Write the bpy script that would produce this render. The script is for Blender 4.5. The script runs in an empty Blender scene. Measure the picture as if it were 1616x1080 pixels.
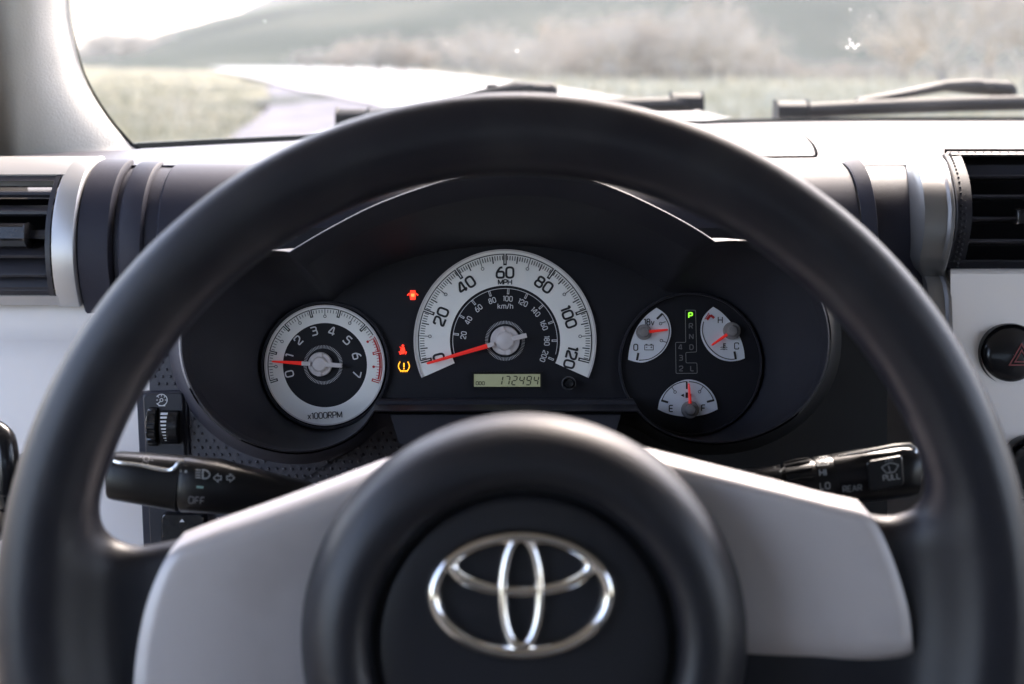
import bpy, math, random
import numpy as np
from mathutils import Vector, Matrix, Euler

random.seed(7); RNG = np.random.default_rng(7)
R = math.radians
SC = bpy.context.scene
COL = SC.collection

# ------------------------------------------------------------------ camera, sky, sun, exposure
CZ = 1.42                      # eye height over the road (m)
F = 1907.0                     # focal length in photo pixels (1616 wide)
HORIZON = 85.0
PITCH = math.atan((540 - HORIZON) / F)
cam_d = bpy.data.cameras.new('camera'); cam = bpy.data.objects.new('camera', cam_d); COL.objects.link(cam)
cam.location = (0, 0, CZ); cam.rotation_euler = (R(90) - PITCH, 0, 0)
cam_d.sensor_width = 36.0; cam_d.lens = F / 1616 * 36
cam_d.clip_start = 0.02; cam_d.clip_end = 4000
cam_d.dof.use_dof = True; cam_d.dof.focus_distance = 0.655; cam_d.dof.aperture_fstop = 7.0
SC.camera = cam

SUN_EL, SUN_AZ = R(44), R(20)  # azimuth measured from straight ahead towards the right
W = bpy.data.worlds.new('World'); SC.world = W; W.use_nodes = True
nt = W.node_tree; bg = nt.nodes['Background']
sky = nt.nodes.new('ShaderNodeTexSky'); sky.sky_type = 'NISHITA'; sky.sun_disc = False
sky.sun_elevation = SUN_EL; sky.sun_rotation = SUN_AZ; sky.dust_density = 2.5; sky.air_density = 1.0
nt.links.new(sky.outputs[0], bg.inputs[0]); bg.inputs[1].default_value = 0.15
sun_d = bpy.data.lights.new('sun', 'SUN'); sun_d.energy = 1.5; sun_d.angle = R(12); sun_d.color = (1, .96, .9)
sun = bpy.data.objects.new('sun', sun_d); COL.objects.link(sun)
sd = Vector((math.sin(SUN_AZ) * math.cos(SUN_EL), math.cos(SUN_AZ) * math.cos(SUN_EL), math.sin(SUN_EL)))
sun.rotation_euler = sd.to_track_quat('Z', 'Y').to_euler(); sun.location = sd * 50
vs = SC.view_settings; vs.view_transform = 'Standard'; vs.look = 'None'; vs.exposure = 3.0; vs.gamma = 1
vs.use_white_balance = True; vs.white_balance_temperature = 7000; vs.white_balance_tint = 18
SC.cycles.max_bounces = 10; SC.cycles.diffuse_bounces = 6; SC.cycles.transparent_max_bounces = 16
SC.cycles.caustics_reflective = False; SC.cycles.caustics_refractive = False
SC.cycles.sample_clamp_indirect = 6.0

# ------------------------------------------------------------------ measuring helpers (photo pixel -> place)
CR = Euler((R(90) - PITCH, 0, 0)).to_matrix()
CAMP = Vector((0, 0, CZ))
def ray(px, py): return CR @ Vector(((px - 808) / F, (540 - py) / F, -1.0))
def at(px, py, d): return CAMP + ray(px, py) * d               # at depth d along the view axis
def on_z(px, py, z):
    r = ray(px, py); return CAMP + r * ((z - CZ) / r.z)
def on_y(px, py, y):
    r = ray(px, py); return CAMP + r * (y / r.y)
def on_x(px, py, x):
    r = ray(px, py); return CAMP + r * (x / r.x)

# ------------------------------------------------------------------ materials
def mat(name, col, rough=.5, metal=0., spec=.5, bump=None, var=None, coat=0., emit=None, sheen=0.):
    m = bpy.data.materials.new(name); m.use_nodes = True
    n = m.node_tree.nodes; l = m.node_tree.links; b = n['Principled BSDF']
    b.inputs['Base Color'].default_value = (*col, 1); b.inputs['Roughness'].default_value = rough
    b.inputs['Metallic'].default_value = metal; b.inputs['Specular IOR Level'].default_value = spec
    b.inputs['Coat Weight'].default_value = coat
    if emit:
        b.inputs['Emission Color'].default_value = (*emit[0], 1); b.inputs['Emission Strength'].default_value = emit[1]
    tc = n.new('ShaderNodeTexCoord')
    if bump:
        t = n.new('ShaderNodeTexNoise'); t.inputs['Scale'].default_value = bump[0]; t.inputs['Detail'].default_value = 3
        bp = n.new('ShaderNodeBump'); bp.inputs['Strength'].default_value = bump[1]; bp.inputs['Distance'].default_value = bump[2] if len(bump) > 2 else .0004
        l.new(tc.outputs['Object'], t.inputs['Vector']); l.new(t.outputs['Fac'], bp.inputs['Height']); l.new(bp.outputs['Normal'], b.inputs['Normal'])
    if var:                        # (scale, other colour, low, high)
        t = n.new('ShaderNodeTexNoise'); t.inputs['Scale'].default_value = var[0]; t.inputs['Detail'].default_value = 6
        rp = n.new('ShaderNodeMapRange'); rp.inputs[1].default_value = var[2]; rp.inputs[2].default_value = var[3]
        mx = n.new('ShaderNodeMix'); mx.data_type = 'RGBA'
        mx.inputs[6].default_value = (*col, 1); mx.inputs[7].default_value = (*var[1], 1)
        l.new(tc.outputs['Object'], t.inputs['Vector']); l.new(t.outputs['Fac'], rp.inputs[0]); l.new(rp.outputs[0], mx.inputs[0]); l.new(mx.outputs[2], b.inputs['Base Color'])
        mr = n.new('ShaderNodeMapRange'); mr.inputs[3].default_value = max(0, rough - .06); mr.inputs[4].default_value = rough + .08
        l.new(t.outputs['Fac'], mr.inputs[0]); l.new(mr.outputs[0], b.inputs['Roughness'])
    return m

M = {}
M['rim'] = mat('soft black urethane', (.014, .014, .020), .40, spec=.4, bump=(900, .25, .0003), var=(30, (.026, .026, .031), .45, .75))
M['hub'] = mat('black grained vinyl', (.013, .013, .018), .40, spec=.45, bump=(1400, .35, .0003), var=(25, (.015, .015, .018), .45, .75))
M['dash'] = mat('charcoal dash plastic', (.032, .032, .046), .46, spec=.28, bump=(1600, .4, .0003), var=(14, (.042, .042, .056), .4, .75))
M['plate'] = mat('charcoal surround plastic', (.045, .044, .058), .45, bump=(1600, .4, .0003), var=(14, (.056, .055, .068), .4, .75))
M['roll'] = mat('charcoal roll plastic', (.030, .030, .043), .5, spec=.16, bump=(1600, .4, .0003), var=(14, (.038, .038, .052), .4, .75))
M['ventframe'] = mat('black dimpled plastic', (.016, .016, .021), .5, spec=.14, bump=(1800, .2, .0002))
M['hood'] = mat('cluster hood plastic', (.026, .026, .034), .5, spec=.2, bump=(1500, .4, .0002), var=(18, (.034, .034, .042), .4, .75))
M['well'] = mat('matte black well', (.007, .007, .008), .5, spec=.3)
M['face'] = mat('gauge face black', (.012, .012, .017), .6, spec=.25)
M['dial'] = mat('silver white dial print', (.90, .885, .86), .45)
M['dialwhite'] = mat('bluish white dial print', (.76, .78, .84), .45)
M['ink'] = mat('black ink', (.012, .012, .014), .6)
M['redink'] = mat('red ink', (.55, .03, .03), .5)
M['whiteink'] = mat('white ink', (.68, .68, .70), .5)
M['greyink'] = mat('grey ink', (.16, .16, .17), .5)
M['dimink'] = mat('dull grey ink', (.27, .28, .28), .5)
M['needle'] = mat('red needle', (.72, .03, .025), .4, emit=((1, .04, .03), .03))
M['boss'] = mat('pale needle boss', (.68, .62, .62), .4)
M['smallboss'] = mat('grey needle boss', (.26, .24, .24), .25)
M['silver'] = mat('satin silver plastic', (.63, .59, .59), .38, metal=.2, bump=(2500, .15, .0002), var=(26, (.55, .51, .51), .52, .78))
M['trim'] = mat('warm silver trim paint', (.24, .235, .235), .36, metal=.6, bump=(2500, .12, .0002), var=(12, (.21, .205, .20), .4, .8))
M['pewter'] = M['trim']
M['trim'] = mat('silver surround paint', (.44, .43, .43), .33, metal=.35, bump=(2500, .12, .0002), var=(12, (.40, .39, .39), .4, .8))
M['white'] = mat('white dash panel', (.86, .805, .765), .42, bump=(2000, .2, .0002), var=(9, (.81, .755, .715), .45, .8))
M['cream'] = mat('cream pillar trim', (.66, .64, .60), .75, bump=(700, .6, .0006), var=(16, (.60, .58, .54), .4, .7))
M['gloss'] = mat('glossy black plastic', (.010, .010, .012), .2, var=(60, (.016, .016, .018), .4, .8))
M['stalk'] = mat('black stalk plastic', (.006, .006, .007), .3, spec=.35, bump=(1800, .2, .0002))
M['vent'] = mat('black vent plastic', (.024, .024, .032), .42, spec=.35, bump=(1800, .2, .0002))
M['void'] = mat('dark recess', (.006, .006, .007), .9, spec=0)
M['rubber'] = mat('black rubber', (.018, .022, .024), .55)
M['frit'] = mat('black glass border', (.01, .014, .015), .3)
M['wiper'] = mat('wiper black', (.008, .011, .013), .55, spec=.08, bump=(300, .2, .0005))
M['chrome'] = mat('chrome', (.88, .85, .81), .045, metal=1., bump=(160, .04, .0006))
M['bright'] = mat('bright stalk line', (.7, .7, .68), .22, metal=.9)  # shiny line material; draws the groove highlight on the light stalk
M['lcd'] = mat('lcd green', (.15, .17, .12), .3, emit=((.30, .36, .24), .05))
M['lcdink'] = mat('lcd digits', (.014, .018, .014), .5)
M['amber'] = mat('amber lamp', (.8, .35, .02), .5, emit=((1, .42, .02), .26))
M['redlamp'] = mat('red lamp', (.8, .05, .02), .5, emit=((1, .035, .015), .24))
M['redcore'] = mat('bright red lamp', (.8, .15, .05), .5, emit=((1, .20, .05), .3))
M['greenlamp'] = mat('green lamp', (.2, .8, .1), .5, emit=((.25, 1, .05), .16))
M['clear'] = mat('clear knob', (.10, .10, .11), .08, coat=1)
M['dimred'] = mat('dim red print', (.22, .03, .03), .5)
M['headliner'] = mat('headliner cloth', (.30, .29, .28), .9)
M['carpet'] = mat('dark carpet', (.06, .06, .06), .95)
M['paint'] = mat('pale car paint', (.62, .62, .6), .3, coat=.6)

# ------------------------------------------------------------------ object helpers
def tag(o, label=None, cat=None, group=None, kind=None):
    if label: o['label'] = label
    if cat: o['category'] = cat
    if group: o['group'] = group
    if kind: o['kind'] = kind
    return o
def empty(name, mw, label, cat, group=None):
    o = bpy.data.objects.new(name, None); COL.objects.link(o)
    if not isinstance(mw, Matrix): mw = Matrix.Translation(Vector(mw))
    o.matrix_world = mw; o.empty_display_size = .02; o['mw'] = [x for r in mw for x in r]
    return tag(o, label, cat, group)
def wm(o):
    v = list(o['mw']); return Matrix((v[0:4], v[4:8], v[8:12], v[12:16]))
def mesh(name, V, Fc, m, parent=None, world=True, smooth=True, angle=40, kind=None, bevel=0):
    """one mesh object; world=True: V are world points (kept in place under the parent)"""
    V = [Vector(v) for v in V]
    pm = Matrix.Identity(4)
    if parent is not None and world and 'mw' in parent.keys(): pm = wm(parent)
    if parent is not None and world:
        if 'mw' not in parent.keys(): pm = Matrix(); 
        inv = pm.inverted(); V = [inv @ v for v in V]
    me = bpy.data.meshes.new(name); me.from_pydata([tuple(v) for v in V], [], [tuple(f) for f in Fc])
    me.validate(); me.update()
    me.materials.append(M[m] if isinstance(m, str) else m)
    if smooth:
        me.polygons.foreach_set('use_smooth', [True] * len(me.polygons))
        try: me.set_sharp_from_angle(angle=R(angle))
        except Exception: pass
    o = bpy.data.objects.new(name, me); COL.objects.link(o)
    if parent is not None:
        o.parent = parent
        if 'mw' in parent.keys() : o['mw'] = parent['mw']
    if bevel:
        md = o.modifiers.new('bevel', 'BEVEL'); md.width = bevel; md.segments = 3; md.limit_method = 'ANGLE'; md.angle_limit = R(35)
    if kind: o['kind'] = kind
    return o
def strip_mw():
    for o in COL.objects:
        if 'mw' in o.keys(): del o['mw']
def loft(rings, closed=True, cap0=False, cap1=False, flip=False):
    n = len(rings[0]); V = [p for r in rings for p in r]; Fc = []
    for i in range(len(rings) - 1):
        for j in range(n if closed else n - 1):
            k = (j + 1) % n
            q = (i * n + j, i * n + k, (i + 1) * n + k, (i + 1) * n + j)
            Fc.append(q[::-1] if flip else q)
    if cap0: Fc.append(tuple(range(n)))
    if cap1: Fc.append(tuple(range((len(rings) - 1) * n, len(rings) * n))[::-1])
    return V, Fc
def join(*vf):
    V, Fc = [], []
    for v, f in vf:
        o = len(V); V += list(v); Fc += [tuple(i + o for i in q) for q in f]
    return V, Fc
def box(c, sx, sy, sz, mtx=None):
    V = [Vector((x * sx / 2, y * sy / 2, z * sz / 2)) for x in (-1, 1) for y in (-1, 1) for z in (-1, 1)]
    if mtx: V = [mtx @ v for v in V]
    V = [v + Vector(c) for v in V]
    return V, [(0, 1, 3, 2), (4, 6, 7, 5), (0, 4, 5, 1), (2, 3, 7, 6), (0, 2, 6, 4), (1, 5, 7, 3)]
def lathe(prof, c=(0, 0, 0), n=64, ax=None):
    """profile of (r, z) around local z"""
    rings = []
    for r, z in prof:
        rings.append([Vector((r * math.cos(2 * math.pi * k / n), r * math.sin(2 * math.pi * k / n), z)) for k in range(n)])
    V, Fc = loft(rings, True)
    if ax is not None: V = [ax @ v for v in V]
    return [v + Vector(c) for v in V], Fc
def tube(path, rad, n=10, closed=False, caps=True):
    path = [Vector(p) for p in path]; N = len(path); rings = []
    rr = rad if hasattr(rad, '__len__') else [rad] * N
    ref = Vector((0, 0, 1))
    for i in range(N):
        a = path[(i - 1) % N] if (closed or i > 0) else path[i]; b = path[(i + 1) % N] if (closed or i < N - 1) else path[i]
        t = (b - a).normalized(); u = t.cross(ref)
        if u.length < 1e-3: u = t.cross(Vector((1, 0, 0)))
        u.normalize(); v = u.cross(t)
        rings.append([path[i] + (u * math.cos(2 * math.pi * k / n) + v * math.sin(2 * math.pi * k / n)) * rr[i] for k in range(n)])
    if closed: rings.append(rings[0])
    return loft(rings, True, caps and not closed, caps and not closed)
def catmull(P, per=8, closed=False):
    P = [np.array(p, float) for p in P]; n = len(P); out = []
    rng = range(n if closed else n - 1)
    for i in rng:
        g = (lambda k: P[k % n]) if closed else (lambda k: P[min(max(k, 0), n - 1)])
        p0, p1, p2, p3 = g(i - 1), g(i), g(i + 1), g(i + 2)
        for k in range(per):
            t = k / per
            out.append(.5 * ((2 * p1) + (-p0 + p2) * t + (2 * p0 - 5 * p1 + 4 * p2 - p3) * t * t + (-p0 + 3 * p1 - 3 * p2 + p3) * t ** 3))
    if not closed: out.append(P[-1])
    return out
def resample(P, n, closed=False):
    P = np.array(P, float)
    if closed: P = np.vstack([P, P[:1]])
    d = np.r_[0, np.cumsum(np.linalg.norm(np.diff(P, axis=0), axis=1))]
    t = np.linspace(0, d[-1], n, endpoint=not closed)
    return np.stack([np.interp(t, d, P[:, k]) for k in range(P.shape[1])], 1)
def rounded(P, r, closed=True, seg=5):
    """round the corners of a 2-D polyline"""
    P = [np.array(p, float) for p in P]; n = len(P); out = []
    for i in range(n):
        if not closed and i in (0, n - 1): out.append(P[i]); continue
        a, b, c = P[(i - 1) % n], P[i], P[(i + 1) % n]
        la, lc = np.linalg.norm(a - b), np.linalg.norm(c - b)
        q = min(r, la * .5, lc * .5)
        if q < 1e-6: out.append(b); continue
        s, e = b + (a - b) / la * q, b + (c - b) / lc * q
        for k in range(seg + 1):
            t = k / seg; out.append((1 - t) ** 2 * s + 2 * t * (1 - t) * b + t * t * e)
    return out

class Ink:
    """flat print: ribbons and shapes in (u, v) pixels, placed by a map (u, v, lift) -> local point"""
    def __init__(s, mp): s.V, s.F, s.mp, s.n = [], [], mp, 0
    def lift(s): s.n += 1; return (s.n % 9) * 1.2e-5
    def ribbon(s, P, w, closed=False, z=0):
        P = [np.array(p[:2], float) for p in P]
        Q = [P[0]]
        for p in P[1:]:
            if np.linalg.norm(p - Q[-1]) > 1e-4: Q.append(p)
        if closed and np.linalg.norm(Q[0] - Q[-1]) < 1e-4: Q.pop()
        P = Q; n = len(P)
        if n < 2: return
        L = z + s.lift(); o = len(s.V)
        for i in range(n):
            a = P[(i - 1) % n] if (closed or i > 0) else P[i]; b = P[(i + 1) % n] if (closed or i < n - 1) else P[i]
            d1 = P[i] - a; d2 = b - P[i]
            d1 = d1 / (np.linalg.norm(d1) or 1); d2 = d2 / (np.linalg.norm(d2) or 1)
            if not closed and i == 0: d1 = d2
            if not closed and i == n - 1: d2 = d1
            t = d1 + d2; t = t / (np.linalg.norm(t) or 1); nn = np.array([-t[1], t[0]])
            c = max(.5, abs(nn @ np.array([-d1[1], d1[0]]))); h = w / 2 / c
            s.V.append(s.mp(*(P[i] + nn * h), L)); s.V.append(s.mp(*(P[i] - nn * h), L))
        for i in range(n if closed else n - 1):
            k = (i + 1) % n; s.F.append((o + 2 * i, o + 2 * i + 1, o + 2 * k + 1, o + 2 * k))
    def poly(s, P, z=0):
        L = z + s.lift(); o = len(s.V); s.V += [s.mp(p[0], p[1], L) for p in P]; s.F.append(tuple(range(o, o + len(P)))[::-1])
    def arc(s, c, r, a0, a1, w, n=48, z=0, ry=None):
        P = [(c[0] + r * math.cos(R(a0 + (a1 - a0) * k / n)), c[1] + (ry or r) * math.sin(R(a0 + (a1 - a0) * k / n))) for k in range(n + 1)]
        full = abs(abs(a1 - a0) - 360) < 1e-6
        s.ribbon(P[:-1] if full else P, w, full, z)
    def disc(s, c, r, n=32, z=0): s.poly([(c[0] + r * math.cos(2 * math.pi * k / n), c[1] + r * math.sin(2 * math.pi * k / n)) for k in range(n)], z)
    def spoke(s, c, ang, r0, r1, w, z=0):
        ca, sa = math.cos(R(ang)), math.sin(R(ang))
        s.ribbon([(c[0] + r0 * ca, c[1] + r0 * sa), (c[0] + r1 * ca, c[1] + r1 * sa)], w, z=z)
    def text(s, txt, c, h, w, ang=0, wide=1.0, gap=.26, slant=0, z=0):
        """stroke lettering centred on c, cap height h, stroke w, turned by ang degrees"""
        adv = []; x = 0
        for ch in txt:
            g = GLYPH.get(ch); wd = (g[0] if g else .4) * wide
            adv.append((x, g)); x += wd + gap
        tot = x - gap; ca, sa = math.cos(R(ang)), math.sin(R(ang))
        for x0, g in adv:
            if not g: continue
            for st, cl in g[1]:
                P = rounded([(p[0] * wide, p[1]) for p in st], .3 if cl else .2, cl, 4)
                Q = []
                for p in P:
                    X = (x0 + p[0] - tot / 2 + slant * (p[1] - .5)) * h; Y = (p[1] - .5) * h
                    Q.append((c[0] + X * ca - Y * sa, c[1] + X * sa + Y * ca))
                s.ribbon(Q, w, cl, z)
    def build(s, name, m, parent, kind=None, world=False): return mesh(name, s.V, s.F, m, parent, world=world, smooth=False, kind=kind)
o_, c_ = False, True
GLYPH = {
 '0': (.62, [([(0, 0), (.62, 0), (.62, 1), (0, 1)], c_)]), 'O': (.72, [([(0, 0), (.72, 0), (.72, 1), (0, 1)], c_)]),
 'D': (.66, [([(0, .5), (0, 0), (.46, 0), (.66, .22), (.66, .78), (.46, 1), (0, 1), (0, .5)], o_)]),
 '1': (.24, [([(0, .86), (.22, 1), (.22, 0)], o_)]),
 '2': (.62, [([(0, .74), (0, 1), (.62, 1), (.62, .56), (.02, .2), (.02, 0), (.64, 0)], o_)]),
 '3': (.62, [([(0, 1), (.6, 1), (.6, .53), (.14, .53)], o_), ([(.3, .53), (.62, .53), (.62, 0), (0, 0)], o_)]),
 '4': (.66, [([(.48, 0), (.48, 1), (.34, 1), (0, .34), (0, .22), (.66, .22)], o_)]),
 '5': (.62, [([(.58, 1), (.04, 1), (.02, .57), (.62, .57), (.62, 0), (0, 0), (0, .14)], o_)]),
 '6': (.62, [([(.5, 1), (.3, .98), (0, .5), (0, 0), (.62, 0), (.62, .58), (.02, .58)], o_)]),
 '7': (.62, [([(0, 1), (.62, 1), (.62, .84), (.2, 0)], o_)]),
 '8': (.62, [([(.04, .54), (.58, .54), (.58, 1), (.04, 1)], c_), ([(0, 0), (.62, 0), (.62, .54), (0, .54)], c_)]),
 '9': (.62, [([(.12, 0), (.32, .02), (.62, .5), (.62, 1), (0, 1), (0, .42), (.6, .42)], o_)]),
 'M': (.82, [([(0, 0), (0, 1)], o_), ([(0, 1), (.41, .1)], o_), ([(.41, .1), (.82, 1)], o_), ([(.82, 1), (.82, 0)], o_)]),
 'P': (.6, [([(0, 0), (0, 1), (.6, 1), (.6, .44), (0, .44)], o_)]),
 'H': (.68, [([(0, 0), (0, 1)], o_), ([(.68, 0), (.68, 1)], o_), ([(0, .5), (.68, .5)], o_)]),
 'R': (.62, [([(0, 0), (0, 1), (.62, 1), (.62, .46), (0, .46)], o_), ([(.3, .46), (.64, 0)], o_)]),
 'N': (.68, [([(0, 0), (0, 1)], o_), ([(0, 1), (.68, 0)], o_), ([(.68, 0), (.68, 1)], o_)]),
 'L': (.56, [([(0, 1), (0, 0), (.56, 0)], o_)]), 'E': (.56, [([(.56, 1), (0, 1), (0, 0), (.56, 0)], o_), ([(0, .5), (.5, .5)], o_)]),
 'F': (.54, [([(.54, 1), (0, 1), (0, 0)], o_), ([(0, .48), (.48, .48)], o_)]), 'C': (.66, [([(.66, .74), (.66, 1), (0, 1), (0, 0), (.66, 0), (.66, .26)], o_)]),
 'I': (.02, [([(.01, 0), (.01, 1)], o_)]), 'U': (.64, [([(0, 1), (0, 0), (.64, 0), (.64, 1)], o_)]),
 'A': (.72, [([(0, 0), (.36, 1)], o_), ([(.36, 1), (.72, 0)], o_), ([(.14, .34), (.58, .34)], o_)]),
 'V': (.6, [([(0, .8), (.3, 0)], o_), ([(.3, 0), (.6, .8)], o_)]),
 'x': (.5, [([(0, 0), (.5, .72)], o_), ([(0, .72), (.5, 0)], o_)]), 'k': (.5, [([(0, 0), (0, 1)], o_), ([(.46, .72), (.05, .34)], o_), ([(.2, .44), (.5, 0)], o_)]),
 'm': (.9, [([(0, 0), (0, .72), (.45, .72), (.45, 0)], o_), ([(.4, .72), (.9, .72), (.9, 0)], o_)]),
 'h': (.5, [([(0, 0), (0, 1)], o_), ([(0, .68), (.5, .7), (.5, 0)], o_)]), '/': (.4, [([(0, -.05), (.4, 1.05)], o_)]),
}

# ================================================================== OUTSIDE: ground, road, hill, trees
def gp(px, py, z=0.0): return on_z(px, py, z)
def node_ground(name, cols, scale, rough=.95, gscale=None):
    m = bpy.data.materials.new(name); m.use_nodes = True
    n = m.node_tree.nodes; l = m.node_tree.links; b = n['Principled BSDF']; b.inputs['Roughness'].default_value = rough
    b.inputs['Specular IOR Level'].default_value = 0
    tc = n.new('ShaderNodeTexCoord'); t = n.new('ShaderNodeTexNoise'); t.inputs['Scale'].default_value = scale; t.inputs['Detail'].default_value = 8
    cr = n.new('ShaderNodeValToRGB'); e = cr.color_ramp.elements
    e[0].position, e[1].position = .3, .7; e[0].color = (*cols[0], 1); e[1].color = (*cols[-1], 1)
    for i, c in enumerate(cols[1:-1]):
        q = e.new(.3 + .4 * (i + 1) / (len(cols) - 1)); q.color = (*c, 1)
    l.new(tc.outputs['Object'], t.inputs['Vector']); l.new(t.outputs['Fac'], cr.inputs[0]); l.new(cr.outputs[0], b.inputs['Base Color'])
    return m
gm = node_ground('dry grass ground', [(.13, .125, .085), (.21, .195, .14), (.30, .275, .21)], .09)
xs = np.r_[-900, np.linspace(-160, 160, 41), 900]; ys = np.r_[-60, np.linspace(0, 200, 41), 600, 1500]
V = [(x, y, 0 if y < 4 else .10 * math.sin(x * .31 + 1) * math.sin(y * .23) * min(1, (y - 4) / 20) - .1) for y in ys for x in xs]
nx = len(xs); Fc = [(j * nx + i, j * nx + i + 1, (j + 1) * nx + i + 1, (j + 1) * nx + i) for j in range(len(ys) - 1) for i in range(nx - 1)]
mesh('ground', V, Fc, gm, kind='structure')
def sheet(name, upper, lower, z, m, n=40):
    a = resample([gp(*p) for p in catmull(upper, 6)], n); b = resample([gp(*p) for p in catmull(lower, 6)], n)
    rows = [[(*(np.array(a[i][:2]) * (1 - t) + np.array(b[i][:2]) * t), z + .03 * math.sin(math.pi * t)) for i in range(n)] for t in np.linspace(0, 1, 7)]
    V, Fc = loft(rows, False); mesh(name, V, Fc, m, kind='structure')
rm = mat('worn asphalt', (.085, .082, .08), .42, var=(.6, (.13, .125, .12), .35, .7), bump=(40, .3, .004))
sheet('road', [(225, 90.6), (320, 93), (430, 97), (560, 106), (700, 120), (850, 140), (1000, 165), (1130, 192), (1400, 260)],
      [(215, 95.5), (290, 102), (350, 113), (420, 129), (480, 146), (570, 162), (640, 185), (720, 225), (820, 290)], .10, rm)
gv = node_ground('grey gravel', [(.105, .102, .11), (.14, .136, .145), (.18, .175, .185)], .8, .8)
sheet('gravel_pull_off', [(432, 134), (490, 149), (580, 164), (640, 187), (720, 228)], [(420, 140), (430, 160), (405, 190), (360, 222), (300, 280)], .02, gv, 24)
pud = mat('puddle water', (.05, .05, .05), .03)
pc = gp(458, 160); P = [(pc.x + 1.0 * math.cos(a) * (1 + .2 * math.sin(3 * a)), pc.y + 4.2 * math.sin(a) * (1 + .15 * math.cos(2 * a)), .056) for a in np.linspace(0, 2 * math.pi, 40, endpoint=False)]
mesh('puddle', P, [tuple(range(40))], pud, kind='structure')

# hill rising behind the trees, higher to the right
hm = node_ground('sage hillside', [(.018, .026, .022), (.042, .050, .042), (.090, .090, .072)], .022)
def ridge(x, y):
    az = 808 + F * x / max(y, 1)
    top = np.interp(az, [150, 230, 285, 435, 600, 1000, 1300, 1616, 2400], [0, 14, 40, 92, 145, 250, 310, 360, 420]) * 520 / F
    t = np.clip((y - 115) / 405, 0, 1); t = t ** .85
    return top * t + 3.5 * t * math.sin(x * .045 + y * .02) + 1.6 * t * math.sin(x * .13 + 2) * math.sin(y * .09) - .5
hx = np.linspace(-220, 520, 90); hy = np.linspace(110, 620, 50)
V = [(x, y, ridge(x, y)) for y in hy for x in hx]; nx = len(hx)
mesh('hill', V, [(j * nx + i, j * nx + i + 1, (j + 1) * nx + i + 1, (j + 1) * nx + i) for j in range(len(hy) - 1) for i in range(nx - 1)], hm, kind='structure')

# bare trees: trunk + crown of limbs and twigs, three models, copied
bark = mat('pale bark', (.13, .115, .10), .9); twigm = mat('bare twigs', (.35, .30, .24), .9); twigg = mat('grey twigs', (.32, .29, .24), .9)
def stick(V, Fc, a, b, ra, rb):
    d = (b - a).normalized(); u = d.orthogonal().normalized(); v = d.cross(u); o = len(V)
    for p, r in ((a, ra), (b, rb)):
        for k in range(3): V.append(p + (u * math.cos(k * 2.094) + v * math.sin(k * 2.094)) * r)
    for k in range(3): Fc.append((o + k, o + (k + 1) % 3, o + 3 + (k + 1) % 3, o + 3 + k))
def tree_meshes(seed, spread, m, fat=1.0):
    rnd = random.Random(seed); V, Fc = [], []; TV, TF = [], []
    top = Vector((rnd.uniform(-.05, .05), rnd.uniform(-.05, .05),   .16))
    n = 10; rings = []
    for i in range(5):
        t = i / 4; c = top * t; r = .024 * (1 - .55 * t) + (.02 if i == 0 else 0)
        rings.append([c + Vector((r * math.cos(k * 2 * math.pi / n), r * math.sin(k * 2 * math.pi / n), 0)) for k in range(n)])
    TV, TF = loft(rings, True, True, True)
    def grow(a, d, L, r, lev):
        b = a + d * L; stick(V, Fc, a, b, r, r * .6)
        if lev == 0: return
        for k in range(rnd.choice((3, 4))):
            nd = (d + Vector((rnd.gauss(0, 1), rnd.gauss(0, 1), rnd.gauss(.25, .6))) * spread).normalized()
            grow(a + d * L * rnd.uniform(.45, 1), nd, L * rnd.uniform(.55, .85), r * .55, lev - 1)
    for k in range(9):
        an = k * 0.7 + rnd.uniform(-.3, .3); e = rnd.uniform(.5, 1.4)
        grow(top * rnd.uniform(.35, 1), Vector((math.cos(an) * math.cos(e), math.sin(an) * math.cos(e), math.sin(e))), rnd.uniform(.22, .34), .011 * fat, 4)
    def mk(nm, V, Fc, mm):
        me = bpy.data.meshes.new(nm); me.from_pydata([tuple(v) for v in V], [], Fc); me.update(); me.materials.append(mm); return me
    return mk('trunk', TV, TF, bark), mk('crown', V, Fc, m)
TM = [tree_meshes(11, .62, twigm), tree_meshes(23, .75, twigg), tree_meshes(5, .5, twigm), tree_meshes(31, .8, twigg), tree_meshes(41, .7, twigm, 2.0), tree_meshes(53, .65, twigg, 2.0)]
def tree(px, base, top, k, label, group, wide=1.0):
    p = gp(px, base, -.1); h = (base - top) * p.y / F
    e = bpy.data.objects.new('bare_tree', None); COL.objects.link(e); e.location = p; e.rotation_euler = (0, 0, RNG.uniform(0, 6.28)); e.scale = (h * wide, h * wide, h)
    tag(e, label, 'tree', group)
    for nm, me in zip(('trunk', 'crown'), TM[k]):
        c = bpy.data.objects.new(nm, me); COL.objects.link(c); c.parent = e
for px in np.linspace(128, 480, 24):
    tree(px + RNG.uniform(-6, 6), RNG.uniform(97, 101), np.interp(px, [128, 165, 250, 270, 300, 360, 480], [62, 36, 40, 58, 52, 48, 58]) + RNG.uniform(-5, 9), int(RNG.integers(4, 6)),
         'bare grey tree in the far clump past the bend of the road', 'bare trees past the bend of the road', 1.5)
for px in np.linspace(490, 1010, 30):
    tree(px + RNG.uniform(-10, 10), RNG.uniform(108, 120), np.interp(px, [490, 700, 800, 1010], [62, 50, 36, 10]) + RNG.uniform(-12, 14), int(RNG.integers(2)) * 2 + int(RNG.integers(2)) if px > 700 else int(RNG.integers(4, 6)),
         'low bare brown tree in the row beyond the road, ahead of the wheel', 'low bare trees beyond the road', 1.4)
for px in np.linspace(830, 1235, 24):
    tree(px + RNG.uniform(-10, 10), RNG.uniform(121, 130), np.interp(px, [830, 930, 1000, 1150, 1190, 1235], [55, 25, 0, -20, 40, 85]) + RNG.uniform(-14, 14), int(RNG.integers(4)),
         'tall pale brown bare tree in the thicket below the hill', 'tall bare trees below the hill', 1.25)
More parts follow.
